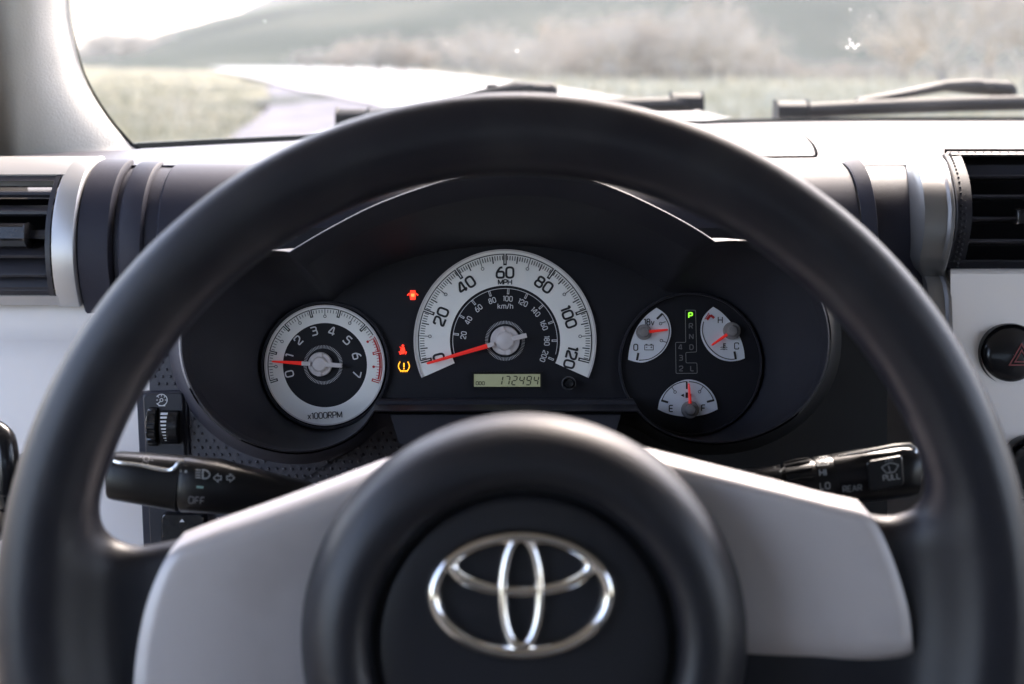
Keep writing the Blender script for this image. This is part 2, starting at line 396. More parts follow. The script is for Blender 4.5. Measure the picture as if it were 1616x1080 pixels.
for px in (1285, 1330, 1375):
    tree(px, 128, 92 + RNG.uniform(-8, 8), int(RNG.integers(4)), 'short leafless bush in the gap below the dark hillside', 'short bushes below the dark hillside', 1.5)
for px, b, t, k, lab in ((1425, 133, -20, 0, 'slender bare tree, first of the big ones right of the gap'), (1490, 138, -150, 1, 'tallest bare tree, with a thick grey trunk over the right wiper arm'),
                         (1560, 134, -70, 2, 'wide bare tree between the tallest tree and the frame edge'), (1625, 136, -120, 3, 'big bare tree cut off by the right edge of the view')):
    tree(px, b, t, k, lab, None, .95)
# brush and dry grass: uncountable
def tufts(name, n, px0, px1, py0, py1, h0, h1, m, skip=None, w=.035, blades=4):
    V, Fc = [], []
    for _ in range(n):
        px = RNG.uniform(px0, px1); py = py1 - (py1 - py0) * RNG.random() ** .8
        if skip and skip(px, py): continue
        p = gp(px, py, -.1); h = RNG.uniform(h0, h1)
        for k in range(blades):
            a = RNG.uniform(0, 6.28); l = RNG.uniform(.2, .8) * h; q = p + Vector((RNG.normal(0, .18), RNG.normal(0, .18), 0)); o = len(V)
            V += [q + Vector((-math.sin(a) * w, math.cos(a) * w, 0)), q + Vector((math.sin(a) * w, -math.cos(a) * w, 0)), q + Vector((math.cos(a) * l, math.sin(a) * l, h))]
            Fc.append((o, o + 1, o + 2))
    o = mesh(name, V, Fc, m, smooth=False, kind='stuff'); return o
up = lambda px: np.interp(px, [238, 430, 560, 700, 850, 1000, 1130, 1400], [92.5, 98, 106, 120, 140, 165, 192, 260])
straw = mat('straw grass', (.38, .35, .27), .9, var=(.4, (.27, .26, .18), .4, .65))
green = mat('spring grass', (.245, .225, .14), .9, var=(.35, (.36, .32, .25), .4, .65))
lower = lambda px: np.interp(px, [215, 350, 420, 480, 640], [95.5, 113, 129, 146, 185])
tag(tufts('dry_grass', 6500, 430, 1640, 100, 205, .22, .5, straw, lambda x, y: y > up(x) - 1.5), 'pale dry grass in the field across the road', 'grass')
tag(tufts('verge_grass', 4500, 110, 440, 97, 250, .08, .22, green, lambda x, y: y < lower(x) + 7 or x > np.interp(y, [130, 160, 190, 225, 250], [425, 425, 400, 355, 330])),
    'short green and straw grass on the verge left of the gravel', 'grass')
brush = mat('brush twigs', (.27, .24, .20), .9, var=(.3, (.17, .165, .13), .4, .65))
tag(tufts('undergrowth', 2600, 110, 1640, 97, 128, .5, 1.2, brush, lambda x, y: y > up(x) - 4, .05, 7), 'brown leafless undergrowth below the trees', 'undergrowth')

# ================================================================== CABIN SHELL (hold the light as the car does)
ZD = CZ - .0675                                     # dash top level
base_px = [(60, 246), (130, 241), (220, 235.5), (340, 229), (480, 222), (700, 211), (900, 203), (1100, 197), (1240, 193.5), (1400, 192), (1616, 192), (1800, 193), (2000, 197), (2300, 212)]
BASE = resample([tuple(on_z(x, y, ZD)) for x, y in base_px], 60)
ROOF_Z, HEAD_Y = CZ + .34, .92
def headp(p): return Vector((p[0] * .98, HEAD_Y + (p[1] - 1.18) * .3, ROOF_Z))
glass_e = empty('windshield', Vector(BASE[30]), 'dusty windshield glass over the dashboard', 'windshield')
wg = bpy.data.materials.new('dusty glass'); wg.use_nodes = True
n = wg.node_tree.nodes; l = wg.node_tree.links; n.remove(n['Principled BSDF'])
tr = n.new('ShaderNodeBsdfTransparent'); tr.inputs[0].default_value = (.95, .97, .96, 1)
df = n.new('ShaderNodeBsdfDiffuse'); df.inputs[0].default_value = (.8, .8, .8, 1); tl = n.new('ShaderNodeBsdfTranslucent'); tl.inputs[0].default_value = (.8, .8, .8, 1)
ad = n.new('ShaderNodeMixShader'); ad.inputs[0].default_value = .6; l.new(df.outputs[0], ad.inputs[1]); l.new(tl.outputs[0], ad.inputs[2])
tx = n.new('ShaderNodeTexNoise'); tx.inputs['Scale'].default_value = 9; tx.inputs['Detail'].default_value = 9
tcn = n.new('ShaderNodeTexCoord'); l.new(tcn.outputs['Object'], tx.inputs['Vector'])
mr = n.new('ShaderNodeMapRange'); mr.inputs[1].default_value = .3; mr.inputs[2].default_value = .75; mr.inputs[3].default_value = .008; mr.inputs[4].default_value = .022
l.new(tx.outputs['Fac'], mr.inputs[0])
mx = n.new('ShaderNodeMixShader'); l.new(mr.outputs[0], mx.inputs[0]); l.new(tr.outputs[0], mx.inputs[1]); l.new(ad.outputs[0], mx.inputs[2])
l.new(mx.outputs[0], n['Material Output'].inputs[0])
OUT = Vector((0, .012, .0))
rows = []
for t in np.linspace(0, 1, 10):
    rows.append([Vector(p).lerp(headp(p), t) + Vector((0, .02 * math.sin(math.pi * t) + .012, 0)) for p in BASE])
V, Fc = loft(rows, False); mesh('glass_pane', V, Fc, wg, glass_e)
fr0 = [Vector(p) + Vector((0, .006, -.004)) for p in BASE]; fr1 = [Vector(p) + Vector((0, .006, .0042)) for p in BASE]
V, Fc = loft([fr0, fr1, [p + Vector((0, .003, 0)) for p in fr1]], False); mesh('glass_border', V, Fc, 'frit', glass_e)
# bug marks stuck on the glass
sv, sf = [], []
splat = bpy.data.materials.new('dried splat'); splat.use_nodes = True
_n = splat.node_tree.nodes; _n.remove(_n['Principled BSDF']); _t = _n.new('ShaderNodeBsdfTranslucent'); _t.inputs[0].default_value = (.9, .9, .88, 1); splat.node_tree.links.new(_t.outputs[0], _n['Material Output'].inputs[0])
for (px, py, r) in ((1337, 75, 1.6), (1344, 70, 2.2), (1349, 75, 1.8), (1354, 71, 1.5), (1341, 63, 1.2), (1372, 26, .7), (1342, 15, .8), (816, 81, 1.5), (706, 69, .7), (418, 34, .8)):
    c = at(px, py, 1.02)
    for k in range(14):
        a = 2 * math.pi * k / 14; q = (1 + .35 * math.sin(3 * a + px)) * r * 1.02 / F
        sv.append(c + CR @ Vector((q * math.cos(a), q * math.sin(a), 0)))
    sf.append(tuple(range(len(sv) - 14, len(sv))))
mesh('bug_marks', sv, sf, splat, glass_e, kind='stuff')

def quad(a, b, c, d): return [Vector(a), Vector(b), Vector(c), Vector(d)], [(0, 1, 2, 3)]
XL, XR, YB = -.60, 1.10, -1.5
hl = [quad((XL, YB, ROOF_Z), (XR, YB, ROOF_Z), (XR, HEAD_Y - .06, ROOF_Z), (XL, HEAD_Y - .06, ROOF_Z))]
V, Fc = join(box(((XL + XR) / 2, (YB + HEAD_Y + .02) / 2, ROOF_Z + .03), XR - XL + .1, HEAD_Y - YB + .02, .04))
mesh('headliner', V, Fc, 'headliner', kind='structure')
V, Fc = join(box(((XL + XR) / 2, -.2, CZ - .95), XR - XL, 3.0, .04)); mesh('cabin_floor', V, Fc, 'carpet', kind='structure')
V, Fc = join(box(((XL + XR) / 2, 1.02, CZ - .56), XR - XL, .04, .9)); mesh('firewall', V, Fc, 'carpet', kind='structure')
V, Fc = join(box(((XL + XR) / 2, YB, CZ - .37), XR - XL + .1, .04, 1.14), box(((XL + XR) / 2, YB, CZ + .30), XR - XL + .1, .04, .1)); mesh('rear_wall', V, Fc, 'carpet', kind='structure')  # unseen; closed up to a narrow slit to cut light from behind
for xx in (XL, XR):                                 # unseen panels added behind the front doors to block rear side light
    V, Fc = box((xx, -1.0, CZ + .09), .05, 1.1, .56); mesh('unseen_cabin_side', V, Fc, 'carpet', kind='structure')
def door(x, lab, s):
    e = empty('door_trim_card', (x, .2, CZ - .9), lab, 'door card')
    V, Fc = join(box((x, -.30, CZ - .56), .05, 2.4, .74)); mesh('door_card', V, Fc, 'cream', e, bevel=.01)
    for yy, ww in ((-.42, .09), (YB, .12)):
        V, Fc = box((x, yy, CZ + .09), .05, ww, .56); mesh('window_post', V, Fc, 'cream', e, bevel=.008)
    return e
dl = door(XL, 'cream driver door panel with a black pull handle', -1)
V, Fc = box((XR, -.30, CZ - .56), .05, 2.4, .74); mesh('unseen_cabin_side', V, Fc, 'cream', kind='structure')  # unseen passenger door card, kept for its effect on the light
# pull handle at the far left edge
P = [at(-22, 676, .60), at(2, 690, .598), at(9, 716, .597), at(11, 748, .597), at(10, 780, .598), at(18, 805, .60), at(-10, 838, .61)]
P = [Vector(p) for p in catmull([tuple(p) for p in P], 5)]
V, Fc = tube(P, .0062, 12); mesh('handle', V, Fc, 'gloss', dl)
V, Fc = tube([at(11, 752, .597), at(25, 742, .61), at(48, 735, .64)], [.005, .006, .008], 12); mesh('handle_bracket', V, Fc, 'gloss', dl)

# windshield pillar on the left
pil = empty('windshield_pillar', at(60, 250, .86), 'cream cloth trimmed windshield pillar beside the left vent', 'pillar')
edge = [(96, -190), (101, -100), (107, -30), (111, 30), (119, 75), (131, 118), (152, 160), (178, 198), (203, 227), (219, 238)]
ed = catmull(edge, 5)
rows = []
for k, (x, y) in enumerate(ed):
    t = np.clip((y + 190) / 430, 0, 1); dg = .80 + .055 * t
    yb = y + 10
    xl = 34 + 8 * t
    c = [(x, y, dg), (x - 7, y + 1, dg - .004), (x + (xl - x) * .35, y + 4, dg - .021), (x + (xl - x) * .7, y + 7, dg - .036), (xl, y + 10, dg - .043), (xl - 22, y + 12, dg - .044), (xl - 48, y + 13, dg - .036)]
    rows.append([at(*q) for q in [tuple(v) for v in catmull(c, 4)]])
V, Fc = loft(rows, False); mesh('pillar_trim', V, Fc, 'cream', pil)
gl = [[at(x + .3, y, .856), at(x + 3.2 + 4.0 * np.clip((y - 60) / 160, 0, 1), y - .5, .853)] for x, y in ed]
V, Fc = loft(gl, False); mesh('glass_seal', V, Fc, 'frit', pil)
ds = [[at(44, y, .86), at(10, y, .83), at(-30, y, .80), at(-110, y, .74)] for y in (-200, -60, 60, 180, 262, 330)]
V, Fc = loft(ds, False); mesh('seal_shade_strip', V, Fc, mat('seal and shade grey', (.05, .05, .05), .8, spec=.2), pil)  # dark sheet for the door seal and the shadow beside the pillar

# ================================================================== DASHBOARD
dash = empty('dashboard', (0, .75, CZ - .35), 'charcoal and white dashboard under the windshield', 'dashboard')
near = on_y(240, 368, .705)
RC = .056                                          # radius of the dash roll
YC, ZC = .705 + RC, ZD - RC + .0005
def rollp(X, r, a): return Vector((X, YC - r * math.cos(R(a)), ZC + r * math.sin(R(a))))
def xat(px, py=368, y=.705): return on_y(px, py, y).x
def rollsurf(prof, a0=-78, a1=92, n=28): return loft([[rollp(X, r, a0 + (a1 - a0) * k / n) for k in range(n + 1)] for X, r in prof], False)
# main roll with its ringed collars
xa, xb = xat(241), xat(1362)
V, Fc = rollsurf([(xa, .049), (xa + .0005, .0545), (xa + .002, .056), (xb - .001, .056), (xb, .0555)]); mesh('roll', V, Fc, 'roll', dash)
x1, x2, x3, x4, x5 = xat(117), xat(171), xat(184), xat(221), xat(238)
V, Fc = rollsurf([(x1, .050), (x1 + .0006, .0575), (x1 + .002, .0587), (x2 - .001, .0587), (x2, .0575), (x2 + .0006, .050)]); mesh('roll_collar', V, Fc, 'roll', dash)
V, Fc = rollsurf([(x3 - .004, .0540), (x3 - .0008, .0545), (x3, .0565), (x3 + .0015, .0574), (x4 - .001, .0574), (x4, .0564), (x4 + .0006, .0546), (xa + .002, .0543)]); mesh('roll_collar', V, Fc, 'roll', dash)
x6, x7, x8 = xat(1364), xat(1385), xat(1413)
V, Fc = rollsurf([(x6 - .0003, .050), (x6, .0565), (x6 + .001, .0572), (x7, .0600), (x7 + .0004, .0595), (x7 + .001, .0551), (x8, .0551), (xat(1478), .0551)]); mesh('roll_collar', V, Fc, 'roll', dash)
# dash top
top0 = [Vector((p[0], YC - .004, ZD)) for p in BASE]; 
rows = [[a + Vector((0, .002, -.014)) for a in top0]]
rows += [[a.lerp(Vector(b), t) + Vector((0, 0, .003 * math.sin(math.pi * t))) for a, b in zip(top0, BASE)] for t in np.linspace(0, 1, 8)]
rows.append([Vector(b) + Vector((0, .05, -.02)) for b in BASE])
V, Fc = loft(rows, False); mesh('dash_top', V, Fc, 'dash', dash)
# storage lid on the dash top with a seam around it
def dash_z(p):
    yb = np.interp(p.x, BASE[:, 0], BASE[:, 1]); return ZD + .003 * math.sin(math.pi * min(1, max(0, (p.y - YC + .004) / (yb - YC + .004))))
lid = [on_z(*p, ZD + .002) for p in rounded([(560, 252), (1287, 246), (1283, 233), (1262, 212), (640, 214)], 20, True, 7)]
cen = sum(lid, Vector()) / len(lid); rings = []
for k, h in ((1, -.004), (1, .0006), (.996, .0011), (.8, .0012), (.5, .0012), (.2, .0012), (.01, .0012)):
    rings.append([Vector((q.x, q.y, dash_z(q) + h)) for q in [cen.lerp(p, k) for p in lid]])
V, Fc = loft(rings, True, flip=True); mesh('dash_lid', V, Fc, 'dash', dash)
V, Fc = tube([Vector((q.x, q.y, dash_z(q) + .0003)) for q in [p + (p - cen).normalized() * .0014 for p in lid]], .0011, 6, True); mesh('lid_seam', V, Fc, 'void', dash)

# left lower panel (white), swept from under the vent
def panel(px0, px1, prof, name, m, ycurve=None, n=10):
    rows = []
    for py, d in prof:
        rows.append([at(px0 + (px1 - px0) * k / n, py, d) for k in range(n + 1)])
    V, Fc = loft(rows, False, flip=False); return mesh(name, V, Fc, m, dash)
prof = [(462, .735), (475, .728), (492, .726), (510, .724), (526, .721), (538, .7155), (548, .710), (570, .704), (620, .697), (700, .690), (780, .683), (860, .677), (1000, .668), (1200, .66)]
panel(-260, 300, prof, 'lower_panel', 'white')
prof = [(418, .735), (425, .712), (428, .7085), (433, .706), (450, .705), (520, .700), (640, .693), (740, .687), (860, .68), (1100, .67)]
panel(1500, 1980, prof, 'centre_panel', 'white')
panel(1385, 1499, [(410, .742), (520, .735), (640, .728), (720, .722), (860, .712)], 'side_panel', mat('shade grey side panel', (.20, .195, .21), .5, bump=(1500, .3, .0003)))  # the panel's shaded look is put into this grey colour
# silver upright between roll and centre vent
def trim_row(py, xl, xm, xr, d): return [at(xl, py, d + .022), at(xl + 8, py, d + .012), at(xm - 5, py, d + .004), at(xm, py, d + .0005), at(xm + 8, py, d), at(xr - 12, py, d), at(xr - 6, py, d - .0022), at(xr - 1.5, py, d - .0022), at(xr, py, d + .001), at(xr + 1, py, d + .016)]
TR = [(238, 1424, 1438, 1472, .764), (243, 1426, 1441, 1484, .748), (256, 1429, 1446, 1494, .727), (275, 1432, 1452, 1500, .713), (300, 1434, 1457, 1505, .703), (330, 1435, 1460, 1508, .697), (360, 1434, 1459, 1507, .696), (385, 1432, 1456, 1503, .698),
      (405, 1428, 1452, 1498, .702), (420, 1430, 1452, 1494, .706), (428, 1438, 1454, 1491, .711), (436, 1444, 1459, 1494, .713), (448, 1448, 1463, 1499, .709), (470, 1450, 1465, 1503, .705), (520, 1450, 1465, 1505, .701), (600, 1448, 1463, 1505, .695), (720, 1440, 1455, 1505, .688)]
V, Fc = loft([trim_row(*r) for r in TR], False); mesh('silver_upright', V, Fc, 'pewter', dash)

# ---------------------------------------------------------------- air vents
def vent_left():
    e = empty('air_vent', rollp(xat(0), RC, 18), 'left air vent with dark slats in a silver surround', 'air vent')
    rs = .0605; X0 = xat(-190); Xo = xat(80, 368); X1 = x1 + .0004
    a_top, a_bot = 60, -16
    def band(prof, a0, a1, n): return loft([[rollp(X, r, a0 + (a1 - a0) * k / n) for k in range(n + 1)] for X, r in prof], False)
    # right upright of the surround, then strips above and below the opening
    parts = [band([(Xo, .052), (Xo + .0006, rs - .0005), (Xo + .002, rs), (X1 - .001, rs), (X1, rs - .0012), (X1 + .0003, .052)], -23, 97, 40),
             band([(X0, rs), (Xo + .002, rs)], a_top, 97, 14), band([(X0, rs), (Xo + .002, rs)], -22, a_bot, 8), loft([[rollp(X, rs, -22), rollp(X, .050, -24)] for X in (X0, X1)], False)]
    parts.append(loft([[rollp(X, rs, a_top), ] + [rollp(X, .052, a_top)] for X in (X0, Xo + .002)], False))
    parts.append(loft([[rollp(X, rs, a_bot), ] + [rollp(X, .052, a_bot)] for X in (X0, Xo + .002)], False))
    V, Fc = join(*parts); mesh('surround', V, Fc, 'trim', e)
    # inner black frame
    fi = [band([(Xo - .0035, .053), (Xo - .0032, rs - .0005), (Xo - .0002, rs - .0002)], a_bot, a_top, 20),
          band([(X0, rs - .001), (Xo - .001, rs - .001)], a_top - 5, a_top - .3, 3), band([(X0, rs - .001), (Xo - .001, rs - .001)], a_bot + .3, a_bot + 5, 3)]
    V, Fc = join(*fi); mesh('frame', V, Fc, 'vent', e)
    V, Fc = band([(X0, .034), (Xo, .034)], -70, 100, 16); mesh('duct', V, Fc, 'void', e)
    for k, a in enumerate((45, 32, 6.5, -4.5, -14)):
        q = []
        for r, da in ((rs - .0014, 2.2), (rs - .0008, 1.0), (rs - .0014, -.4), (rs - .004, -.6), (.050, 9.0), (.050, 11.5)): q.append((r, a + da))
        V, Fc = loft([[rollp(X, r, aa) for r, aa in q] for X in (X0, Xo - .0034)], True) if False else loft([[rollp(X, r, aa) for r, aa in q] for X in (X0, Xo - .0034)], True, True, True)
        mesh('slat', V, Fc, 'vent', e, angle=30)
    q = [(rs - .0015, 22), (rs - .001, 19.3), (rs - .0018, 17.0), (.042, 18), (.042, 22)]
    V, Fc = loft([[rollp(X, r, aa) for r, aa in q] for X in (X0, Xo - .0034)], True, True, True); mesh('slat', V, Fc, 'vent', e, angle=30)
    # slider tab on the middle slat
    xt0, xt1 = xat(-60), xat(47)
    q = [(rs + .002, 25.0), (rs + .0065, 22.6), (rs + .0065, 15.5), (rs + .002, 12.0), (.050, 13), (.050, 25)]
    V, Fc = loft([[rollp(X, r, aa) for r, aa in q] for X in (xt0, xt1 - .002, xt1)], True, True, True)
    mesh('slider_tab', V, Fc, 'gloss', e, angle=30, bevel=.0008)
    return e
vent_left()
def vent_right():
    e = empty('air_vent', at(1570, 340, .70), 'right air vent with thin dark slats in a dimpled black frame', 'air vent')
    def dep(py): return .6975 + .062 * (abs(py - 350) / 112) ** 2.2 * .75
    L = [(242, 1492), (250, 1496), (262, 1501), (280, 1506), (305, 1510), (335, 1512), (365, 1510), (390, 1505), (412, 1499), (425, 1494)]
    I = [(246, 1516), (252, 1519), (262, 1523), (280, 1529), (305, 1533), (335, 1534.5), (365, 1532), (390, 1527.5), (410, 1523), (413, 1522)]
    Lr, Ir = catmull(L, 4), catmull(I, 4)
    rows = [[at(b[1], b[0], dep(b[0]) + .001), at(a[1], a[0], dep(a[0])), at(a[1] - 2.5, a[0], dep(a[0]) - .0006), at(a[1] - 4, a[0], dep(a[0]) + .0003), at((a[1] + b[1]) / 2, (a[0] + b[0]) / 2, dep(a[0]) + .0006)][::1] for a, b in zip(Lr, Ir)]
    rows = [[r[0], r[4], r[3], r[2], r[1], r[1] + CR @ Vector((.0004, 0, -.03))] for r in rows]
    lf = loft(rows, False)
    bt = loft([[at(x, 410.5, dep(413) + .025), at(x, 410.5, dep(413) - .0004), at(x, 413, dep(413) - .0004), at(x, 425.5, dep(420) + .001), at(x, 427, dep(420) + .02)] for x in (1494, 1600, 1900)], False)
    tp = loft([[at(x, 249, dep(246) + .02), at(x, 247, dep(246) + .002), at(x, 244, dep(244)), at(x, 240, dep(242) + .004), at(x, 237, .80)] for x in (1494, 1600, 1900)], False)
    V, Fc = join(lf, bt, tp); mesh('frame', V, Fc, 'ventframe', e)
    V, Fc = loft([[at(x, y, .755) for x in (1490, 1900)] for y in (235, 430)], False); mesh('duct', V, Fc, 'void', e)
    for k, y in enumerate((277, 309, 344, 379)):
        xl = float(np.interp(y, [a[0] for a in I], [a[1] for a in I])) - 1
        d = dep(y) + .003
        prof = lambda x: [at(x, y - 1.5, d), at(x, y + 1.6, d - .0004), at(x, y + 4.5, d + .001), at(x, y + 8, d + .022), at(x, y + 4, d + .022)]
        V, Fc = loft([prof(xl), prof(1900)], True, True, True); mesh('slat', V, Fc, 'vent', e, angle=30)
    V, Fc = loft([[at(1606 - 3, y, dep(330)), at(1606, y, dep(330) - .007), at(1640, y, dep(330) - .008), at(1645, y, dep(330))] for y in (330, 334, 350, 354)], True, True, True)
    mesh('slider_tab', V, Fc, 'gloss', e, bevel=.0008)
    dv = []
    for a, b in zip(catmull(L, 3), catmull(I, 3)):
        for t in (.34, .66):
            dv.append((a[1] * (1 - t) + (b[1] - 4) * t, a[0] + (4 if t > .5 else 0), dep(a[0]) + .0002))
    dv += [(x, 241.5 + (k % 2) * 0, dep(242) + .002) for k, x in enumerate(range(1500, 1640, 13))]
    V, Fc = dimples(dv, 2.0); mesh('dimples', V, Fc, 'vent', e, kind='stuff')
def dimples(pts, r):
    V, Fc = [], []
    for x, y, d in pts:
        o = len(V); q = r * d / F
        for rr, h in ((1, -.1), (.72, .7)):
            for k in range(6):
                V.append(at(x, y, d) + CR @ Vector((q * rr * math.cos(k * 1.0472), q * rr * math.sin(k * 1.0472), q * h)))
        V.append(at(x, y, d) + CR @ Vector((0, 0, q * 1.0)))
        for k in range(6):
            k2 = (k + 1) % 6; Fc += [(o + k, o + k2, o + 6 + k2, o + 6 + k), (o + 6 + k, o + 6 + k2, o + 12)]
    return V, Fc
vent_right()

# ---------------------------------------------------------------- buttons on the centre panel
def rot_to_cam(p): return Matrix.Translation(p) @ CR.to_4x4()
hz = empty('hazard_button', rot_to_cam(at(1593, 560, .6975)), 'round black hazard light button with a red triangle on the white panel', 'button')
s7 = .6975 / F
V, Fc = lathe([(49.5 * s7, -.006), (49.5 * s7, .0012), (48 * s7, .0024), (46 * s7, .0012), (44 * s7, -.0008)], n=72); mesh('button_ring', V, Fc, 'gloss', hz, world=False)
V, Fc = lathe([(45 * s7, -.004), (44.5 * s7, .001), (41 * s7, .0034), (32 * s7, .005), (16 * s7, .0058), (.0001, .006)], n=72); mesh('button_cap', V, Fc, 'gloss', hz, world=False)
ik = Ink(lambda u, v, L: Vector((u * s7, v * s7, .0064 + L)))
for q, w in ((22, 2.2), (12, 2)):
    c = (12, -5); ik.ribbon([(c[0] + q * math.cos(R(a)), c[1] + q * math.sin(R(a))) for a in (90, 210, 330)], w, True)
ik.build('triangle_mark', 'dimred', hz)
kb = empty('control_knob', rot_to_cam(at(1632, 742, .686)), 'black round knob at the right edge below the hazard button', 'knob')
s8 = .686 / F
V, Fc = lathe([(56 * s8, -.004), (56 * s8, .003), (53 * s8, .0045), (49 * s8, .004)], n=72); mesh('knob_ring', V, Fc, 'gloss', kb, world=False)
V, Fc = lathe([(47 * s8, 0), (46 * s8, .012), (43 * s8, .0145), (.0001, .015)], n=72); mesh('knob_cap', V, Fc, 'stalk', kb, world=False)
ik = Ink(lambda u, v, L: Vector((u * s8, v * s8, .0154 + L))); ik.ribbon([(-30, 10), (-14, 10), (-18, -12)], 1.8, False); ik.build('knob_mark', 'dimink', kb)

# ================================================================== INSTRUMENT CLUSTER
DF = .66; S = DF / F
clm = rot_to_cam(at(808, 540, DF))
cl = empty('instrument_cluster', clm, 'black hooded instrument cluster with three round gauge wells', 'instrument cluster')
def L3(px, py, d): return Vector(((px - 808) / F * d, (540 - py) / F * d, DF - d))
NA, NB, NC = 60, 60, 24
def contour(A, B, C, D):
    a = resample(catmull(A, 8), NA + 1)[:-1]; b = resample(catmull(B, 8), NB + 1)[:-1]; c = resample(C, NC + 1)[:-1]; d = resample(catmull(D, 8), NB + 1)[:-1]
    return np.vstack([a, b, c, d])
def arcpts(c, r, a0, a1, n=12): return [(c[0] + r * math.cos(R(a0 + (a1 - a0) * k / n)), c[1] - r * math.sin(R(a0 + (a1 - a0) * k / n))) for k in range(n + 1)]
A0 = [(528, 472), (560, 446), (610, 420), (680, 400), (740, 391), (797, 388), (860, 391), (920, 400), (985, 422), (1030, 446), (1052, 462)]
B0 = [(1052, 462)] + arcpts((1090, 575), 114, 96, -128, 14) + [(1003, 636)]
C0 = [(1003, 636), (592, 636)]
D0 = [(592, 636)] + arcpts((513, 577), 101, -52, -276, 14) + [(528, 472)]
A1 = [(457, 399), (520, 362), (600, 322), (700, 288), (800, 272), (890, 276), (965, 297), (1030, 326), (1085, 355), (1128, 382)]
B1 = [(1128, 382), (1180, 382), (1232, 404), (1274, 440), (1300, 490), (1307, 545), (1294, 600), (1255, 652), (1199, 684), (1140, 697), (1085, 693), (1040, 676), (1006, 648)]
C1 = [(1006, 648), (590, 648)]
D1 = [(590, 648), (565, 680), (525, 702), (480, 712), (430, 708), (375, 688), (330, 652), (300, 605), (287, 550), (294, 492), (325, 440), (375, 408), (430, 397), (457, 399)]
c0, c1 = contour(A0, B0, C0, D0), contour(A1, B1, C1, D1)
def offset(P, w):
    d = np.roll(P, -1, 0) - np.roll(P, 1, 0); d /= np.linalg.norm(d, axis=1)[:, None]
    return P + np.stack([d[:, 1], -d[:, 0]], 1) * w
def smooth(P, it):
    for _ in range(it): P = .25 * np.roll(P, 1, 0) + .5 * P + .25 * np.roll(P, -1, 0)
    return P
DL = .600
top_w = np.zeros(len(c1)); top_w[:NA] = 1
cm = c1 + (c0 - c1) * np.where(top_w[:, None] > 0, .33, .10)
# hood depth: the arch of the visor reaches nearer than the side lips
hood_d = np.full(len(c1), .604); hood_d[:NA] = .604 - .022 * np.sin(np.linspace(0, math.pi, NA)) ** .8
def ring(P, D): return [L3(p[0], p[1], d) for p, d in zip(P, np.broadcast_to(D, (len(P),)))]
co1, co2 = offset(c1, .9), offset(c1, 1.7)
V, Fc = loft([ring(c0, DF + .001), ring(c0 * .5 + cm * .5, hood_d * .5 + DF * .5 + .002), ring(cm, hood_d + .011), ring(cm + (c1 - cm) * .06, hood_d + .0095), ring(c1 + (cm - c1) * .05, hood_d + .0006)], True); mesh('gauge_well', V, Fc, 'hood', cl, world=False, angle=50)
back = [(p + clm.to_3x3().inverted() @ Vector((0, .17, -.17 * .86 * (q[1] - 85) / F))) if q[1] < 470 else L3(q[0], q[1], .70) for p, q in zip(ring(offset(c1, 2.2), hood_d + .004), offset(c1, 2.2))]
V, Fc = loft([ring(c1 + (cm - c1) * .05, hood_d + .0006), ring(c1, hood_d), ring(co1, hood_d + .0002), ring(co2, hood_d + .0012), ring(offset(c1, 2.2), hood_d + .004), back], True); mesh('hood', V, Fc, 'hood', cl, world=False, angle=60)
V, Fc = loft([[L3(x, y, DF + .0006) for x in (380, 1260)] for y in (360, 720)], False); mesh('gauge_plate', V, Fc, 'face', cl, world=False, smooth=False)
# recessed disc rims round the two side gauges
for c, r in (((513, 577), 101), ((1090, 575), 113)):
    rg = []
    for rr, dd in ((r + 1.5, .001), (r - .5, -.003), (r - 2.5, -.003), (r - 3.5, .0005)): rg.append([L3(c[0] + rr * math.cos(t), c[1] + rr * math.sin(t), DF + dd) for t in np.linspace(0, 2 * math.pi, 96, endpoint=False)])
    V, Fc = loft(rg, True, flip=True); mesh('dial_rim', V, Fc, 'hood', cl, world=False)
# ledge between the two lobes
pl = lambda x0, x1, y, d: [L3(x0, y, d), L3(x1, y, d)]
V, Fc = loft([pl(598, 998, 629, DF), pl(596, 1000, 630, .650), pl(595, 1001, 633, .6485), pl(592, 1004, 640, .648), pl(590, 1006, 641, .635), pl(606, 990, 648, .630), pl(612, 984, 651, .612), pl(616, 980, 655, .608), pl(630, 966, 700, .606)], False, flip=True); mesh('lower_ledge', V, Fc, 'hood', cl, world=False, angle=30)

